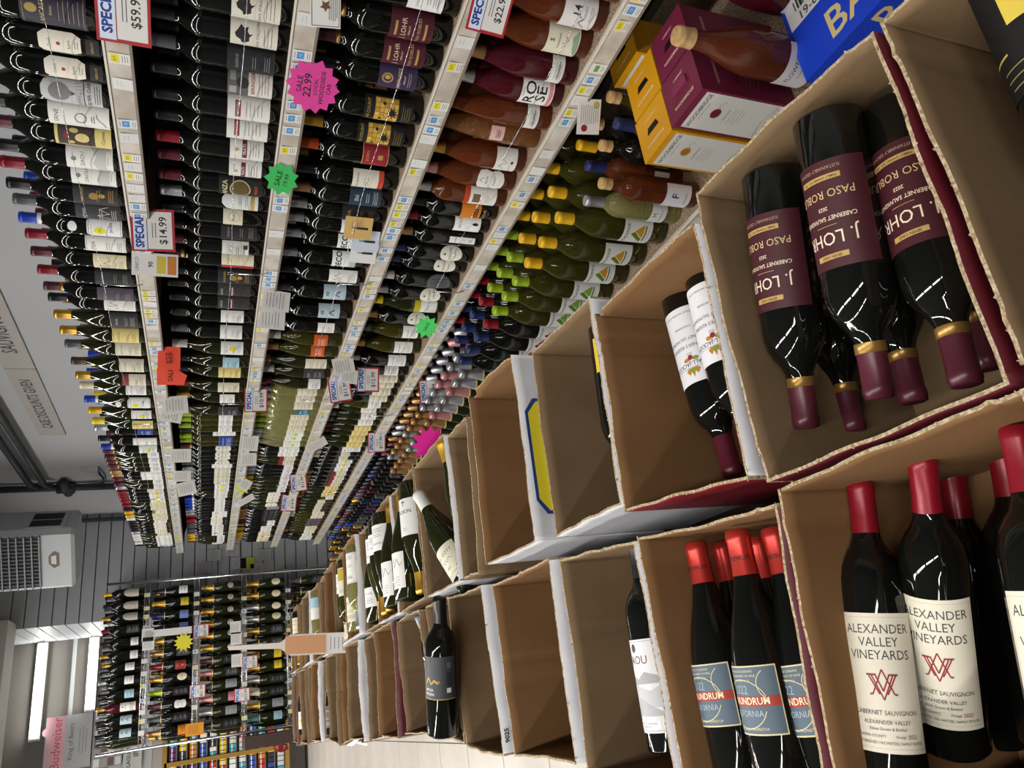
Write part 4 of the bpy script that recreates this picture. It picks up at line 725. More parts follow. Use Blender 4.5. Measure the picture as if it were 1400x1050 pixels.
# drooping flap
for (idn, m_, w1, w2) in (('B9', WHITEBOARD, .008, .014), ('B10', WHITEBOARD, .008, .016)):
    ns, nm, fs, fm, z_, zz_ = BOX[idn]
    a, b = nm, fm; fo = MB(); vs = []; n = 10
    for i in range(n + 1):
        p = a.lerp(b, i / n); ww = w1 + (w2 - w1) * math.sin(PI * i / n) + random.uniform(-.002, .002)
        for q in range(4): t_ = q / 3; vs.append((p.x - ww * (t_ ** .8) * .8 - .004, p.y, z_ - .012 - .5 * ww * t_ * t_))
    fo.add(vs, [(4 * i + q, 4 * i + q + 1, 4 * i + q + 5, 4 * i + q + 4) for i in range(n) for q in range(3)], m_, None, True)
    host = BOXROOT[idn]; o = fo.build('flap', host); c0 = (ns + nm + fs + fm) / 4; o.data.transform(Matrix.Translation((-c0.x, -c0.y, -zz_))); o['label'] = 'torn flap folded over the rim'
# bottles lying in the cases
UPN = Vector((-.15, -.55, .85))
def ly(a, b, n=UPN, roll=0, L=.3):
    a = Vector(a) * KS; b = Vector(b) * KS; return lying(a, a + (b - a).normalized() * L, n, roll)
def lay(cap_uv, lab_uv, zc, zl, shape, glass, cap, des, label, roll=0, n=UPN, group=None, band=None, captxt=None, xs=.93):
    c = atz(*cap_uv, zc * KS); l = atz(*lab_uv, zl * KS); d = (c - l).normalized(); base = c - d * SH[shape]['H']
    return bottle(lying(base, c, n, roll) @ Matrix.Diagonal((xs, xs, 1, 1)), shape, glass, cap, des, label, group, band, captxt)
g1 = 'maroon labelled bottles in the open case'
lay((1103, 585), (1068, 330), -.56, -.545, B_, DARKGLASS, 'wine', 'lohr', 'maroon labelled bottle lying farthest from camera of the front three', .45, group=g1, band='band')
lay((1203, 545), (1150, 265), -.56, -.54, B_, DARKGLASS, 'wine', 'lohr', 'middle one of the three maroon labelled bottles lying on top', .45, group=g1, band='band')
lay((1322, 527), (1248, 240), -.575, -.580, B_, DARKGLASS, 'wine', 'lohr', 'maroon labelled bottle lying nearest the camera in its case', .40, group=g1, band='band')
lay((1168, 590), (1120, 380), -.63, -.63, B_, DARKGLASS, 'wine', 'lohr', 'lower bottle showing its wine red capsule between first and middle maroon ones', group=g1, band='band')
lay((1250, 550), (1195, 330), -.63, -.63, B_, DARKGLASS, 'wine', 'lohr', 'lower bottle showing its wine red capsule between middle and nearest maroon ones', group=g1, band='band')
lay((1352, 505), (1300, 300), -.63, -.63, B_, DARKGLASS, 'wine', 'lohr', 'lower bottle mostly hidden under the nearest maroon labelled bottle', group=g1, band='band')
lay((1003, 650), (958, 490), -.60, -.60, B_, DARKGLASS, 'maroon', 'kendall', 'white labelled bottle with leaf emblem, fully seen in its case', .1)
lay((1030, 628), (992, 475), -.60, -.60, B_, DARKGLASS, 'maroon', 'kendall', 'white labelled bottle with leaf emblem half hidden by case wall', .1)
lay((862, 668), (841, 520), -.585, -.580, B_, DARKGLASS, 'black', 'yellow_brut', 'dark bottle with yellow label peeking out between two cases', -.5)
# black labelled bottle in the nearest case
lay((1560, 330), (1436, 70), -.575, -.565, B_, DARKGLASS, 'black', 'side_black', 'black bottle with yellow star label at the upper right corner', .7)
bottle(ly((.43, .175, -.68), (.16, .165, -.68), Vector((-.1, -.2, .95))), B_, DARKGLASS, 'black', 'side_black', 'black bottle with gold star label under another in nearest case')
g2 = 'cream labelled bottles in the open case'
lay((1175, 656), (1209, 945), -.585, -.570, B_, DARKGLASS, 'red', 'alexander', 'cream labelled bottle with red monogram, leftmost in photo', .14, group=g2, xs=.88)
lay((1260, 622), (1295, 930), -.592, -.622, B_, DARKGLASS, 'red', 'alexander', 'cream labelled bottle with red monogram, second from left, overlapped', -.10, group=g2, xs=.88)
lay((1389, 583), (1455, 900), -.580, -.570, B_, DARKGLASS, 'red', 'alexander', 'cream labelled bottle cut by the right picture edge', -.05, group=g2, xs=.88)
lay((1300, 640), (1350, 930), -.71, -.72, B_, DARKGLASS, 'red', None, 'bottle with red capsule lying deeper behind the second cream labelled one', group=g2)
lay((1368, 605), (1425, 900), -.70, -.70, B_, DARKGLASS, 'red', None, 'bottle with red capsule lying deepest beside right picture edge', group=g2)
g3 = 'slate labelled bottles in the open case'
lay((950, 742), (994, 945), -.56, -.56, U_, DARKGLASS, 'scarlet', 'conundrum', 'slate labelled bottle with metallic red capsule, leftmost of three', -.62, group=g3, captxt='CONUNDRUM')
lay((1007, 725), (1056, 955), -.548, -.548, U_, DARKGLASS, 'scarlet', 'conundrum', 'slate labelled bottle with metallic red capsule, middle of three', -.62, group=g3, captxt='CONUNDRUM')
lay((1056, 722), (1118, 950), -.575, -.575, U_, DARKGLASS, 'scarlet', 'conundrum', 'slate labelled bottle with metallic red capsule, right one of three', -.62, group=g3, captxt='CONUNDRUM')
lay((985, 742), (1035, 950), -.62, -.62, U_, DARKGLASS, 'scarlet', None, 'lower bottle with metallic red capsule between left and middle slate ones', group=g3)
lay((1034, 735), (1090, 950), -.62, -.62, U_, DARKGLASS, 'scarlet', None, 'lower bottle with metallic red capsule between middle and right slate ones', group=g3)
b0 = atz(923, 1030, -.560 * KS); b1 = atz(886, 825, -.560 * KS); dd = (b1 - b0).normalized()
bottle(lying(b0 + dd * .004, b0 + dd * .3, UPN, -.62), B_, DARKGLASS, 'black', 'landscape', 'dark bottle with engraved landscape label lying in the aisle row case')
b0 = atz(800, 1000, -.56); bottle(ly((-.085, 1.135, -.575), (.21, 1.125, -.575), UPN, -.3), B_, DARKGLASS, 'black', 'white_frame', 'bottle with white label almost hidden behind torn white rim')
# black bottle with grey label on top
b0, b1 = atz(607, 1003, -.445 * KS), atz(600, 792, -.440 * KS); dd = (b1 - b0).normalized()
bottle(lying(b0, b0 + dd * .3, Vector((-.2, -.6, .75)), .05), B_, DARKGLASS, 'black', 'grey_script', 'black bottle with dark grey label and gold script lying on a case')
bottle(ly((-.05, 1.80, -.56), (.20, 1.86, -.49), UPN), B_, DARKGLASS, 'grey', 'white_plain', 'slim dark bottle tucked beside the grey labelled black bottle')
# shelf side far cases
def inbox(idn, t, flip, zoff, shape, glass, cap, des, label, roll=0, tilt=0, sh=0):
    ns, nm, fs, fm, z, _ = BOX[idn]; a = nm.lerp(fm, t); b = ns.lerp(fs, t)
    R_ = SH[shape]['R']; d = (b - a).normalized(); L = (b - a).length; m = .008
    lo, hi = (a + d * m), (a + d * (m + SH[shape]['H']))
    if L > SH[shape]['H'] + .02: lo += d * (L - SH[shape]['H'] - .02) * .5; hi += d * (L - SH[shape]['H'] - .02) * .5
    lo3, hi3 = Vector((lo.x, lo.y, z - R_ + zoff)), Vector((hi.x, hi.y, z - R_ + zoff + tilt))
    if flip: lo3, hi3 = hi3, lo3   # neck towards the aisle
    return bottle(lying(lo3, hi3, UPN, roll), shape, glass, cap, des, label)
gb = atz(650, 800, -.515 * KS); gc = atz(572, 676, -.445 * KS); dd = (gc - gb).normalized()
bottle(lying(gb, gb + dd * .3, UPN, -.2), U_, GREENGLASS, 'white', 'gott', 'dark green bottle with cream capsule and cream label leaning toward shelf')
inbox('A6', .30, True, -.055, U_, GREENGLASS, 'gold', 'white_script', 'white labelled dark bottle under the cream capsuled one', .2)
inbox('A6', .42, False, -.002, U_, GREENGLASS, 'bgold', 'white_low', 'dark bottle with bright gold capsule next to cream capsuled bottle', -.2, tilt=.03) if False else None
bottle(ly((.25, 1.44, -.53), (.475, 1.45, -.475), UPN), U_, GREENGLASS, 'bgold', 'white_low', 'dark bottle with bright gold capsule next to the cream capsuled bottle')
inbox('A7', .22, True, .03, U_, GREENGLASS, 'gold', 'north', 'white labelled bottle marked NORTH with base toward the shelf', .1)
inbox('A7', .62, False, .035, U_, GREENGLASS, 'gold', 'white_script', 'dark bottle with tall gold capsule, nearer of the gold pair', -.3)
inbox('A7', .5, False, -.055, U_, GREENGLASS, 'yellow', None, 'dark bottle with yellow capsule lying below the gold pair')
inbox('A8', .15, False, .030, U_, GREENGLASS, 'gold', 'white_script', 'dark bottle with gold capsule, farther of the gold pair', -.3)
inbox('A8', .50, True, .030, U_, GREENGLASS, 'gold', 'white_plain', 'white labelled bottle with base to the shelf behind the gold pair')
inbox('A8', .83, True, .025, U_, GREENGLASS, 'gold', 'white_small', 'white labelled bottle farther behind the gold pair')
inbox('A9', .25, True, .020, U_, OLIVE, 'yellow', 'white_plain', 'olive glass bottle with white label and base to the shelf')
inbox('A9', .65, False, .012, U_, GREENGLASS, 'yellow', 'white_small', 'dark bottle with yellow capsule toward the shelf')
inbox('A10', .3, True, .020, B_, CLEARW, 'silver', 'white_frame', 'clear bottle with plain white label and base to the shelf', .1)
inbox('A10', .66, False, .010, B_, CLEARW, 'silver', 'cream_plain', 'clear bottle with silver capsule pointing to the shelf')
inbox('A11', .35, True, .020, B_, OLIVE, 'white', 'yellow_foot', 'pale bottle with cream and yellow label, neck to the aisle')
inbox('A11', .75, True, .010, B_, OLIVE, 'cream', 'white_plain', 'pale bottle beside the cream and yellow labelled one')
inbox('A14', .4, True, .025, B_, CLEARW, 'white', 'blue_fade', 'clear bottle with pale blue footed label, neck to aisle')
inbox('A17', .4, True, .020, B_, DARKGLASS, 'gold', 'cream_plain', 'dark bottle with cream label at the far end of shelf side row')
inbox('B12', .3, False, .02, U_, DARKGLASS, 'maroon', 'charcoal', 'dark bottle with charcoal label in the far aisle row')
inbox('B12', .68, False, .0, U_, DARKGLASS, 'maroon', 'mauve', 'dark bottle with mauve label in the far aisle row')
inbox('B14', .4, False, .0, B_, DARKGLASS, 'black', 'back_text', 'bottle with white fine print label in far aisle row')
inbox('B16', .4, False, .02, B_, DARKGLASS, 'black', 'lime_burst', 'dark bottle with lime star label in far aisle row')
# ================================================================== PRICE CARDS
def card(c, w_, h_, az, items, label, cat='sign', name='price_card', bg='dcdad6', tilt=0, shape=None, roll=0, fold=False, group='price cards on the shelf edges'):
    """c = centre; local x right, z up, faces -Y before the turn by az"""
    t = empty(name, Matrix.Translation(c) @ Matrix.Rotation(az, 4, 'Z') @ Matrix.Rotation(roll, 4, 'Y') @ Matrix.Rotation(tilt, 4, 'X'), label, cat, group)
    mb = MB(); m = P(bg, .5)
    pts = shape or [(-w_ / 2, -h_ / 2), (w_ / 2, -h_ / 2), (w_ / 2, h_ / 2), (-w_ / 2, h_ / 2)]; n = len(pts)
    bend = lambda x, y: .0 if not fold else .35 * (x / w_) ** 2 * w_
    mb.add([(x, bend(x, y) - .0005, y) for x, y in pts] + [(x, bend(x, y) + .0005, y) for x, y in pts], [tuple(range(n)), tuple(range(2 * n - 1, n - 1, -1))] + [(i, n + i, n + (i + 1) % n, (i + 1) % n) for i in range(n)], m)
    mb.build('card', t)
    g = MB(); graphics(g, items, lambda s, h, l: (s, bend(s, h) - .0006 - .0003 * l, h))
    if items: g.build('print', t)
    return t
def special(w_, h_, price):
    d = []
    n = 20
    for i in range(n): d.append(('R', -w_ / 2 + w_ * (i + .2) / n, -h_ / 2 + .003, -w_ / 2 + w_ * (i + .7) / n, -h_ / 2 + .005, 'b0202c'))
    return [('R', -w_ * .44, -h_ * .44, w_ * .44, h_ * .12, 'dcdad6'), ('R', -w_ * .46, h_ * .14, w_ * .46, h_ * .44, 'd0dcec'), ('T', 'SPECIAL!', 0, h_ * .29, h_ * .26, '1c3a8c', .04, 1.0 if w_ / h_ > 1.15 else .85), ('T', price, 0, -h_ * .24, h_ * .25, '2a2a2a', .015)] + lines(0, -h_ * .0, 2, '6a6a6a', w_ * .5, h_ * .07, h_ * .02)
def burst(n, r1, r2): return [((r1 if i % 2 else r2) * math.cos(i * PI / n), (r1 if i % 2 else r2) * math.sin(i * PI / n)) for i in range(2 * n)]
AZ = -math.radians(62)
def onrail(u, v, x=1.355): return atx(u, v, x)
card(onrail(168, 12), .135, .10, AZ, special(.135, .10, '$59.99'), 'red bordered SPECIAL card at the upper left corner of the picture', bg='a82430')
card(onrail(672, 8), .115, .09, AZ, special(.115, .09, '$22.99'), 'red bordered SPECIAL card priced 22.99 on third shelf', bg='a82430', roll=.05)
card(onrail(209, 315), .120, .115, AZ + .5, special(.120, .115, '$14.99'), 'red bordered SPECIAL card just above the white award card', bg='a82430', roll=-.05)
card(onrail(428, 118), .10, .10, AZ + .1, [('T', 'SALE', 0, .030, .018, '26262c', .005), ('T', '22.99', 0, .012, .024, '26262c', .01), ('T', 'LOCAL', 0, -.006, .012, '26262c'), ('T', 'WOODSIDE', 0, -.021, .014, '26262c', .005), ('T', 'CAB', 0, -.036, .013, '26262c')], 'pink starburst sale card with handwriting on the second shelf', bg='e0459c', shape=burst(14, .062, .051), roll=.05)
card(onrail(385, 245), .08, .07, AZ + .2, [('T', 'SALE', 0, .008, .020, '1c3a1c', .01), ('T', '19.99', 0, -.012, .016, '1c3a1c')], 'green starburst sale card on the second shelf below pink one', bg='3fc060', shape=burst(9, .046, .034), roll=.2)
card(onrail(583, 447), .08, .07, AZ + .2, [('T', 'SALE', 0, .0, .018, '1c3a1c')], 'green starburst sale card hanging before the third shelf bottles', bg='4fdc6c', shape=burst(9, .050, .034), roll=.3)
card(onrail(231, 490), .09, .08, -.5, [('T', '$25', 0, 0, .03, '6a1a12', .01)], 'upper of the two red orange handwritten flags on top shelf', bg='e8482c', fold=True)
card(onrail(233, 513), .09, .10, -.5, [('T', 'SALE', 0, 0, .025, '6a1a12', .01)], 'lower of the two red orange handwritten flags on top shelf', bg='e8482c', shape=[(-.04, -.05), (.0, -.062), (.02, -.03), (.04, .0), (.03, .05), (-.04, .05)], fold=True)
card(onrail(445, 8), .085, .062, AZ, [('L', [(-.039, -.028), (.039, -.028), (.039, .028), (-.039, .028), (-.039, -.028)], .0012, '333333'), ('P', burst(5, .012, .006), '6a4a32'), ] + lines(0, -.008, 5, '444444', .06, .004, .0011), 'white framed shelf card with small crest, second shelf near edge', roll=-.1)
card(onrail(805, 160), .088, .066, AZ + .3, [('P', ell(-.028, .012, .009, .009), '8c2030'), ('P', ell(.03, -.02, .009, .009), 'b5ab50')] + lines(.006, .022, 9, '555555', .05, .006, .0011), 'white tasting note card with red seal on the fourth shelf', roll=-.12)
card(onrail(212, 362), .07, .13, AZ + .5, [('T', 'UNCO', 0, .05, .014, '4a5a8a'), ('R', -.028, -.06, .028, -.035, 'c07a2c'), ('R', -.026, -.03, .026, -.005, 'c9b83c'), ('T', '90', 0, .012, .018, '3a3a6a', .02)], 'tall white award card with orange foot on the top shelf')
for i, (u, v, ww, hh, rl, fo_) in enumerate([(378, 411, .07, .09, .1, True), (372, 437, .07, .09, .05, False), (470, 500, .07, .09, -.2, True), (478, 515, .06, .07, .1, False), (235, 565, .08, .09, .2, True), (240, 554, .08, .10, -.1, True), (247, 623, .07, .10, 0, False), (249, 651, .06, .09, 0, False), (255, 668, .08, .10, -.2, True), (433, 608, .05, .11, -.5, False), (342, 606, .08, .08, .1, False), (340, 628, .07, .08, 0, False), (335, 663, .07, .06, .6, False), (336, 684, .04, .11, -.5, False)]):
    card(onrail(u, v, 1.35), ww, hh, AZ + .7, lines(0, hh * .35, 6, '777777', ww * .8, hh * .12, .0016), 'small white note card on shelf edge, %s counting away from the white framed card' % ordn(i + 1), fold=fo_, roll=rl)
for i, (u, v, rl) in enumerate([(350, 547, 0), (465, 533, -.15), (503, 519, 0), (408, 660, -.1), (395, 688, .1), (517, 667, 0), (587, 535, -.1), (515, 605, 0)]):
    card(onrail(u, v, 1.35), .11, .10, AZ + .7, special(.11, .10, '$1%d.99' % i), 'small red edged SPECIAL card, %s of those far along the shelf edges' % ordn(i + 1), bg='a82430', roll=rl)
card(onrail(332, 667, 1.35), .06, .05, AZ + .7, [], 'small lime starburst on the second shelf edge', bg='c8e020', shape=burst(9, .045, .028))
for i, (u, v, bgc) in enumerate([(490, 312, 'c9a868'), (500, 330, 'c3cad6'), (497, 346, 'd9d9d9')]):
    card(atx(u, v, 1.375), .075, .085, AZ, [('P', [(-.004, -.03), (.004, -.03), (.004, .0), (.001, .01), (.001, .02), (-.001, .02), (-.001, .01), (-.004, .0)], '222222')] + lines(.01, .02, 5, '555555', .03, .008, .001), ['tan', 'pale blue', 'white'][i] + ' note card with drawn bottle clipped above the third shelf edge', bg=bgc, tilt=0)
# curved orange talker above far cases and pink star behind
p = aty(415, 878, 3.1)
card(aty(418, 881, 3.25), .085, .34, -.35, [('R', -.036, -.08, .036, .08, 'b5835a'), ('R', -.04, -.165, .04, -.09, 'c6c4c0')] + lines(0, -.10, 4, '6a6a72', .06, .016, .003), 'long orange and white paper strip standing over the far cases', bg='c0b8ae', fold=False, tilt=-.25, shape=[(-.042, -.17), (.042, -.17), (.042, .06), (.012, .10), (.008, .30), (-.008, .30), (-.012, .10), (-.042, .06)])
card(atx(588, 607, .66), .14, .11, -.5, [], 'hot pink starburst card sticking out behind the open cases', bg='f02aa0', shape=burst(11, .055, .036), roll=.3)
# ================================================================== WALL SIGN, PIPES
zs0, zs1 = XW * .446, XW * .522
sg = empty('wall_sign', Vector((XW - .004, 4.5, (zs0 + zs1) / 2)), 'long cream lettered strip high on the grey wall over the bottles', 'sign')
pn = [(5.17, 3.93, [('T', 'CASE DISCOUNTS GIVEN', 0, 0, .078, '3a3a42', .01)]), (3.93, 3.02, [('T', 'SAUVIGNON BLANC', 0, 0, .085, '3a3a42', .01)]), (3.02, 1.9, [('T', 'CABERNET SAUVIGNON', 0, 0, .085, '3a3a42', .01)])]
sc_ = (5.17, 3.02)
# panels run along the wall; text reads from far to near
for a, b, it in [(5.17, 4.15, pn[0][2]), (4.15, 3.02, pn[1][2]), (3.02, 1.9, pn[2][2])]:
    mid = (a + b) / 2; hh = (zs1 - zs0) / 2
    pb = MB().box((-.006, b - 4.5 + .003, -hh), (.004, a - 4.5 - .003, hh), mat('sign_board', hx('a8a49f'), .6)); 
    it2 = [('T', it[0][1], 0, 0, .078 if 'CASE' in it[0][1] else .095, '35353c', .012, .85)]
    graphics(pb, it2, lambda s, h, l: (-.006 - .0004 * l, mid - 4.5 - s, h)); pb.build('sign_panel', sg)
pm = mat('grey_painted_pipe', hx('3e4246'), .45, .3)
t = empty('conduit_pipe', Vector((XW - .05, 0, 0)), 'upper of two grey conduits along the wall, turning down', 'pipe', 'conduits on the right wall')
MB().tube([(0, 1.5, 1.20), (0, 6.1, 1.20), (0, 6.14, 1.19), (0, 6.16, 1.16)], .022, pm).build('pipe', t)
t = empty('conduit_pipe', Vector((XW - .05, 0, 0)), 'lower of two grey conduits along the wall', 'pipe', 'conduits on the right wall')
MB().tube([(0, 1.5, 1.11), (0, 6.1, 1.11), (0, 6.14, 1.10), (0, 6.16, 1.07)], .022, pm).build('pipe', t)
t = empty('wall_pipe', Vector((XW - .04, 6.24, 0)), 'dark vertical pipe crossing the grey wall near its end', 'pipe')
MB().tube([(0, 0, .25), (0, 0, CEIL - .0)], .026, pm).build('pipe', t)
MB().tube([(0, 0, .93), (0, 0, 1.05)], .045, pm).tube([(0, -.14, .99), (0, .14, .99)], .035, pm).build('tee_fitting', t)
t = empty('thin_wall_pipe', Vector((XW - .06, YE - .03, 0)), 'thin dark vertical pipe in the corner of the slatwall', 'pipe')
MB().tube([(0, 0, .5), (0, 0, CEIL)], .018, pm).build('pipe', t)
t = empty('wall_socket_box', Vector(atx(127, 645, XW - .03)), 'small pale electrical box on the grey wall near the pipes', 'box')
MB().box((-.02, -.05, -.035), (.03, .05, .035), P('b0b0ae')).build('housing', t); MB().tube([(0, 0, -.03), (0, .16, -.05), (0, .30, -.04), (0, .33, .12)], .008, pm).build('cable', t)
# ================================================================== AC UNIT
yA = 5.6; P1 = aty(101, 724, yA); zA = P1.z; r_ = ray(103, 805); P2_ = r_ * (zA / r_.z); fx_ = (P2_ - P1); wA = fx_.length
ang = math.atan2(-fx_.y, -fx_.x)       # local +x runs from the far left corner to the near right corner
ac = empty('air_conditioner', Matrix.Translation(P2_) @ Matrix.Rotation(ang, 4, 'Z'), 'grey boxy air conditioner with grille hanging in the corner', 'air conditioner')
HA = CEIL - zA; dA = .34
ab = MB(); acm = mat('ac_casing', hx('b0b4b8'), .5)
prf = [(0, .04), (.03, 0), (wA - .03, 0), (wA, .04), (wA, dA), (0, dA)]; n = len(prf)
ab.add([(x, y, z) for z in (0.02, HA) for x, y in prf] + [(x + (.02 if x < wA / 2 else -.02), y + (.02 if y < .1 else -.02), 0) for x, y in prf], [(i, (i + 1) % n, n + (i + 1) % n, n + i) for i in range(n)] + [(2 * n + i, 2 * n + (i + 1) % n, (i + 1) % n, i) for i in range(n)] + [tuple(2 * n + i for i in reversed(range(n))), tuple(n + i for i in range(n))], acm)
ab.build('casing', ac)
z0g, z1g = .20, HA - .05
gr = MB().box((.035, -.004, z0g), (wA - .035, .0, z1g), P('1a1c20'))
gr.build('grille_backing', ac)
sb = MB().box((.03, -.022, -.004), (wA - .03, -.004, .004), P('8a8d90')).mesh('grille_slat')
nz = int((z1g - z0g) / .042)
for i in range(nz + 1): o = link('grille_slat', sb, ac); o.location = (0, 0, z0g + i * (z1g - z0g) / nz)
vb = MB().box((-.003, -.014, z0g), (.003, -.004, z1g), P('5c5f63')).mesh('grille_bar')
for i in range(1, 14): o = link('grille_bar', vb, ac); o.location = (.035 + i * (wA - .07) / 14, 0, 0)
MB().add([(wA * .42, -.003, .09), (wA * .62, -.003, .09), (wA * .66, -.003, .12), (wA * .58, -.003, .15), (wA * .46, -.003, .15), (wA * .38, -.003, .12)], [(0, 1, 2, 3, 4, 5)], P('5a3a24', .3)).add([(wA * .44, -.005, .105), (wA * .60, -.005, .105), (wA * .58, -.005, .135), (wA * .46, -.005, .135)], [(0, 1, 2, 3)], P('c0c0bc', .3)).build('badge', ac)
sv = MB().box((wA, .05, .06), (wA + .006, .30, .30), acm); sv.build('side_frame', ac)
for y0, y1 in ((.07, .165), (.185, .28)):
    MB().box((wA + .006, y0, .09), (wA + .009, y1, .27), P('1a1c20')).build('side_vent', ac)
MB().tube([(wA * .5, dA * .5, HA), (wA * .5, dA * .5, HA + .001)], .02, pm).build('hanger', ac)
# ================================================================== WIRE RACK
YR = 6.85; RX0, RX1 = -.03, 1.22
rk = empty('wire_rack', Vector((0, YR, FLOOR)), 'chrome wire rack of sparkling wine against the slatwall', 'rack')
zl = [.458, .086, -.285, -.644]
for x in (RX0, RX1):
    for y in (0, .40): MB().tube([(x, y, 0), (x, y, .74 - FLOOR)], .0125, CHROME, 10).build('post', rk)
for zz in zl + [-1.0]:
    m = MB(); h = zz - FLOOR
    for y in (0, .4):
        m.tube([(RX0, y, h), (RX1, y, h)], .0035, CHROME, 6); m.tube([(RX0, y, h - .035), (RX1, y, h - .035)], .0035, CHROME, 6)
        nzg = 30; m.tube([(RX0 + (RX1 - RX0) * i / nzg, y, h - (.035 if i % 2 else 0)) for i in range(nzg + 1)], .0022, CHROME, 5)
    for i in range(36): x = RX0 + (RX1 - RX0) * i / 35; m.tube([(x, 0, h), (x, .4, h)], .0022, CHROME, 4)
    s_ = m.build('wire_shelf', rk)
    tg = 0
    x = .08
    while x < 1.15:
        o = link('price_tag', tag_mesh(random.choice(['blue', 'yellow', 'white'])), s_); o.rotation_euler = (0, 0, PI / 2); o.location = (x, -.008, h - .018); x += random.uniform(.06, .14)
rows = [
 [(x, B_, DARKGLASS if i not in (9,) else ROSER, c, d_) for i, (x, c, d_) in enumerate(zip([1.15 - .096 * k for k in range(12)], ['yellow', 'black', 'gold', 'red', 'black', 'gold', 'grey', 'silver', 'black', 'gold', 'black', 'black'], ['deco_white', 'deco_white', 'deco_white', 'charcoal', 'white_low', 'white_low', 'white_small', 'white_small', 'sky_label', 'white_u', 'slate_ab', 'slate_ab']))],
 [(x, 'sparkling', DARKGLASS if d_ != 'none' else ROSER, c, d_) for x, c, d_ in zip([1.14 - .098 * k for k in range(12)], ['black', 'yellow', 'navy', 'navy', 'gold', 'copper', 'red', 'gold', 'green', 'wine', 'grey', 'copper'], ['white_small', 'yellow_brut', 'periwinkle', 'periwinkle', 'yellow_brut', 'charcoal', 'crimson', 'cream_oval', 'black_plain', 'shield', 'black_plain', 'orange_brut'])],
 [(x, 'sparkling', GREENGLASS, c, d_) for x, c, d_ in zip([1.14 - .098 * k for k in range(12)], ['gold', 'gold', 'gold', 'gold', 'gold', 'gold', 'wine', 'pink', 'grey', 'pink', 'silver', 'black'], ['moon_disc'] * 6 + ['black_plain', 'charcoal', 'grey_label', 'pink_brut', 'grey_label', 'black_plain'])],
 [(x, 'sparkling', GREENGLASS, c, d_) for x, c, d_ in zip([1.14 - .098 * k for k in range(12)], ['gold', 'gold', 'silver', 'silver', 'gold', 'black', 'gold', 'gold', 'silver', 'cream', 'gold', 'teal'], ['cream_oval'] * 4 + ['charcoal', 'charcoal', 'yellow_brut', 'yellow_brut', 'black_plain', 'black_plain', 'grey_label', 'sky_label'])]]
for ri, row in enumerate(rows):
    nm_ = ['top', 'second', 'third', 'fourth'][ri]
    for i, (x, shp, g, c, d_) in enumerate(row):
        bottle(upright(x, YR + .065, zl[ri] + .004, math.radians(random.uniform(-14, 14))), shp, g, c, d_, '%s capsule, %s, %s from the wall, %s rack shelf' % (CN.get(c, c), D[d_][0], ordn(i + 1), nm_), 'bottles on the %s shelf of the wire rack' % nm_)
bottle(upright(1.14, YR + .065, -1.0 + .004, 0), 'sparkling', GREENGLASS, 'grey', 'charcoal', 'grey capsule bottle on the lowest rack shelf nearest the wall')
for k in range(1, 5): bottle(upright(1.14 - .1 * k, YR + .065, -1.0 + .004, 0), 'sparkling', GREENGLASS, 'black', 'black_plain', 'black capsule bottle, %s from the wall on the lowest rack shelf' % ordn(k + 1), 'bottles on the lowest rack shelf')
rs = MB()
for ri in range(5):
    for r2 in (1, 2):
        for i in range(13 if r2 == 1 else 12):
            x = 1.14 - .098 * i + random.uniform(-.004, .004) - (.03 if r2 == 2 else 0)
            if x > .02: lowbottle(rs, x, .065 + .098 * r2, (zl + [-1.0])[ri] + .004 - FLOOR, 'sparkling' if ri else B_, GREENGLASS, random.choice(['black', 'grey', 'gold', 'black']))
rs.v = [(x, y + YR, z + FLOOR) for x, y, z in rs.v]
tag(rs.build('back_row_bottles'), 'dark bottles standing behind the front ones on the wire rack', 'bottles', kind='stuff')
# orange/cream bottle: last bottles are orange labelled
card(aty(229, 858, YR - .03), .33, .05, 0, [('T', 'HOURS OF OPERATION', 0, 0, .012, '555555')], 'long blank white strip hanging on the second rack shelf', bg='dcdcda', roll=PI / 2 + .08) if False else card(Vector((.80, YR - .03, .27)), .055, .34, 0, lines(0, .12, 3, '999999', .03, .01, .002), 'tall narrow white paper strip hanging across the second rack shelf', bg='dcdcda')
for i, (u, v, kind) in enumerate([(275, 862, 's'), (270, 945, 's'), (331, 950, 's'), (342, 905, 's'), (323, 873, 'w'), (324, 903, 'w'), (322, 858, 'w'), (202, 868, 'w'), (203, 880, 'w')]):
    q = aty(u, v, YR - .03)
    if kind == 's': card(q, .10, .12, 0, special(.10, .12, '$2%d.99' % i), 'red edged SPECIAL card on the wire rack, %s' % ['second shelf, toward the wall', 'second shelf, toward the aisle', 'third shelf, toward the aisle', 'third shelf, middle'][i], bg='a82430')
    else: card(q, .10, .085, .0, lines(0, .03, 6, '777777', .08, .01, .0016), 'white note card on the wire rack, %s down from its top' % ordn(i), group='note cards on the wire rack')
card(aty(251, 878, YR - .035), .12, .12, 0, [], 'yellow starburst card on the wire rack second shelf', bg='e0d83c', shape=burst(12, .075, .05))
card(aty(266, 997, YR - .03), .09, .13, 0, lines(0, .04, 6, '5a3a10', .07, .013, .002), 'orange card at lower left corner of the wire rack', bg='d08a1c')
for i, (u, v, c) in enumerate([(293, 759, 'a9a9a9'), (318, 752, 'b0b0ae'), (327, 770, 'b8b8b8'), (338, 770, 'c8c430'), (362, 758, 'a0a0a0'), (352, 778, 'b0b0b0'), (280, 776, 'a0a0a0')]):
    card(aty(u, v, YE - .012), .10, .12, 0, lines(0, .04, 6, '555555', .08, .013, .002), 'price card pinned on the slatwall, %s from the ceiling side' % ordn(i + 1), bg=c, group='cards pinned on the slatwall')
# end board beside the rack
eb = MB().box((-.15, 6.70, FLOOR), (-.06, 7.25, -.30), P('3a2a24')).build('end_board'); tag(eb, 'dark brown board beside the foot of the wire rack', 'board')
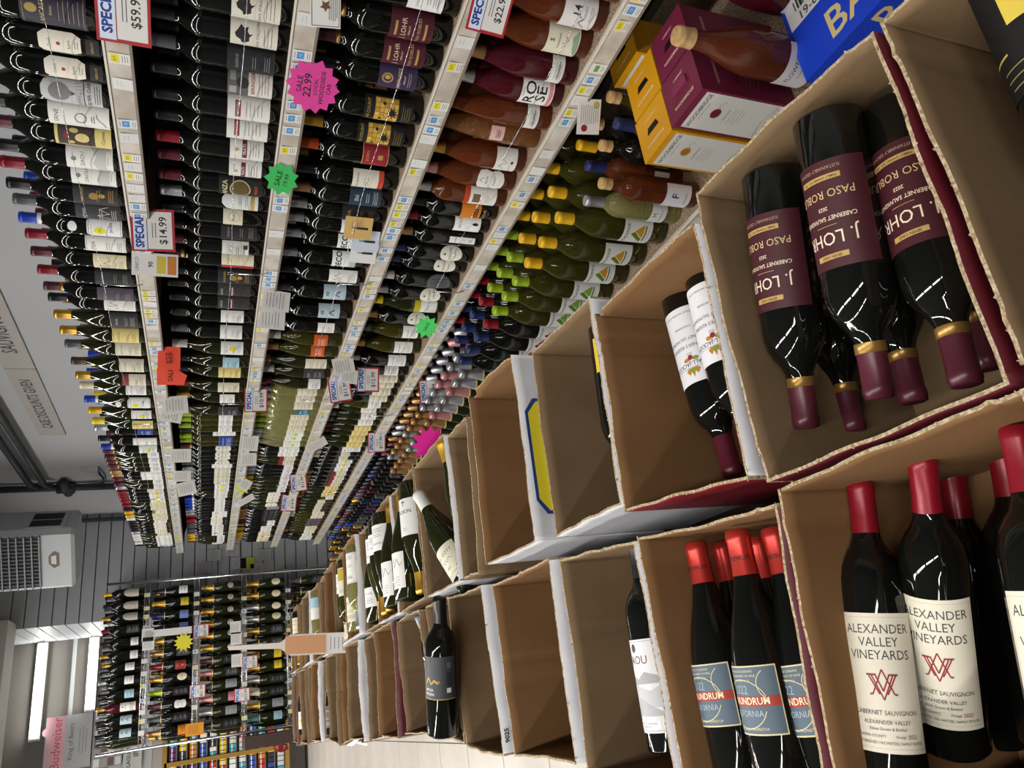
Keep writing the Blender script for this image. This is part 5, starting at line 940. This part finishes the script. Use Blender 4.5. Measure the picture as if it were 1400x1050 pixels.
# ================================================================== BACK ROOM THINGS
q = aty(88, 1016, 8.10)
pc = card(Vector((.11, 8.15, 1.10)), .44, .36, 0, [('R', -.22, .03, .22, .17, 'c99aa0'), ('T', 'Budweiser', 0, .09, .10, 'c04a5c', .004), ('T', 'King of Beers', 0, -.02, .055, '5a5a5e', 0), ('P', ell(.10, .17, .035, .035), 'c99aa0')] + lines(0, -.09, 3, '777777', .25, .025, .005), 'pink and white beer poster on the header panel', name='beer_poster', bg='a6a8a8', group='posters')
ft = empty('flyer_board', Vector((.10, 8.15, .79)), 'board covered in small printed flyers beside the beer poster', 'board')
MB().box((-.24, 0, -.12), (.24, .012, .12), P('8f8f8c')).build('backboard', ft)
k = 0
for i in range(6):
    for j in range(4):
        MB().box((-.23 + i * .078, -.004, -.112 + j * .057), (-.165 + i * .078, 0, -.066 + j * .057), P(['c8c8c4', 'd8d8d4', '6a4a44', 'b09a80', '9a9a9a'][(i * 3 + j * 2) % 5])).build('flyer', ft)
card(Vector((-.05, 8.15, .585)), .30, .15, 0, [('T', 'LAGUNITAS', 0, .03, .045, '3a3a3a', .02), ('T', 'IPA', 0, -.03, .06, '3a3a3a', .02)], 'pale lettered poster next to the pink beer poster', name='poster', bg='b0b0ac', group='posters')
hx_ = empty('hat', Vector((0, 0, 0)), '', 'hat') if False else None
ps = MB().box((-.0, 8.14, .50), (.06, 8.16, .66), P('8c1420')); tag(ps.build('red_notice'), 'small red notice on the pale panel behind the rack', 'sign')
# cigarette cabinet
YC = 12.6
cb = empty('packet_cabinet', Vector((-.9, YC, FLOOR)), 'tall gold framed cabinet full of small coloured packets', 'cabinet')
gold = mat('gold_frame', hx('a8843c'), .35, .5)
X0c, X1c, zc0, zc1 = -1.1, .95, .30, 1.95
MB().box((X0c, .05, zc0), (X1c, .35, zc1), P('4a4644')).build('cabinet_back', cb)
for x in [X0c, -.42 + .1, .0 + .58, X1c]: MB().box((x - .03, -.03, zc0), (x + .03, .05, zc1), gold).build('frame_post', cb)
for z_ in (zc0, zc1): MB().box((X0c, -.03, z_ - .03), (X1c, .05, z_ + .03), gold).build('frame_rail', cb)
pk = {}
for c in ('b02820', 'c8c8c4', 'c87a1c', '2c4a9c', '3a9ab0', 'd8b82c', '5a2a5c', '2c2c30', 'dcdcd8'):
    pk[c] = MB().box((-.028, 0, 0), (.028, .02, .085), P(c, .4)).box((-.028, -.001, .045), (.028, 0, .06), P('e0e0dc', .4)).mesh('cigarette_packet')
for r2 in range(12):
    zz = zc0 + .05 + r2 * .132
    MB().box((X0c, -.005, zz - .012), (X1c, .05, zz), P('6a6866')).build('shelf_board', cb)
n = 0; REST = MB()
for r2 in range(12):
    zz = FLOOR + zc0 + .05 + r2 * .132; x = X0c + .08; c = random.choice(list(pk))
    while x < X1c - .05:
        if random.random() < .45: c = random.choice(list(pk))
        if .35 < x < 1.0 and r2 > 1:
            n += 1
            o = bpy.data.objects.new('cigarette_packet', pk[c]); COL.objects.link(o); o.location = (-.9 + x, YC, zz + .001); tag(o, 'small %s packet standing in the gold framed cabinet' % {'b02820': 'red', 'c8c8c4': 'pale grey', 'c87a1c': 'orange', '2c4a9c': 'blue', '3a9ab0': 'turquoise', 'd8b82c': 'yellow', '5a2a5c': 'purple', '2c2c30': 'black', 'dcdcd8': 'white'}[c], 'packet', 'packets in the gold framed cabinet')
        else: REST.box((-.9 + x - .028, YC, zz + .001), (-.9 + x + .028, YC + .02, zz + .086), pk[c].materials[0])
        x += .066
tag(REST.build('cigarette_packets'), 'remaining small packets filling the gold framed cabinet', 'packets', kind='stuff')
rb_ = MB(); rp = aty(384, 1022, 7.0)
rb_.tube([tuple(rp + Vector((math.cos(a) * .03, 0, math.sin(a) * .05 * (1 + .3 * math.sin(a * 2))))) for a in [i * PI / 6 for i in range(13)]], .008, P('7a1224', .3), 6).box(tuple(rp + Vector((-.02, -.01, -.02))), tuple(rp + Vector((.03, .01, .02))), P('7a1224', .3))
tag(rb_.build('red_bow'), 'dark red ribbon bow near the foot of the wire rack', 'bow')
bpy.context.view_layer.update()
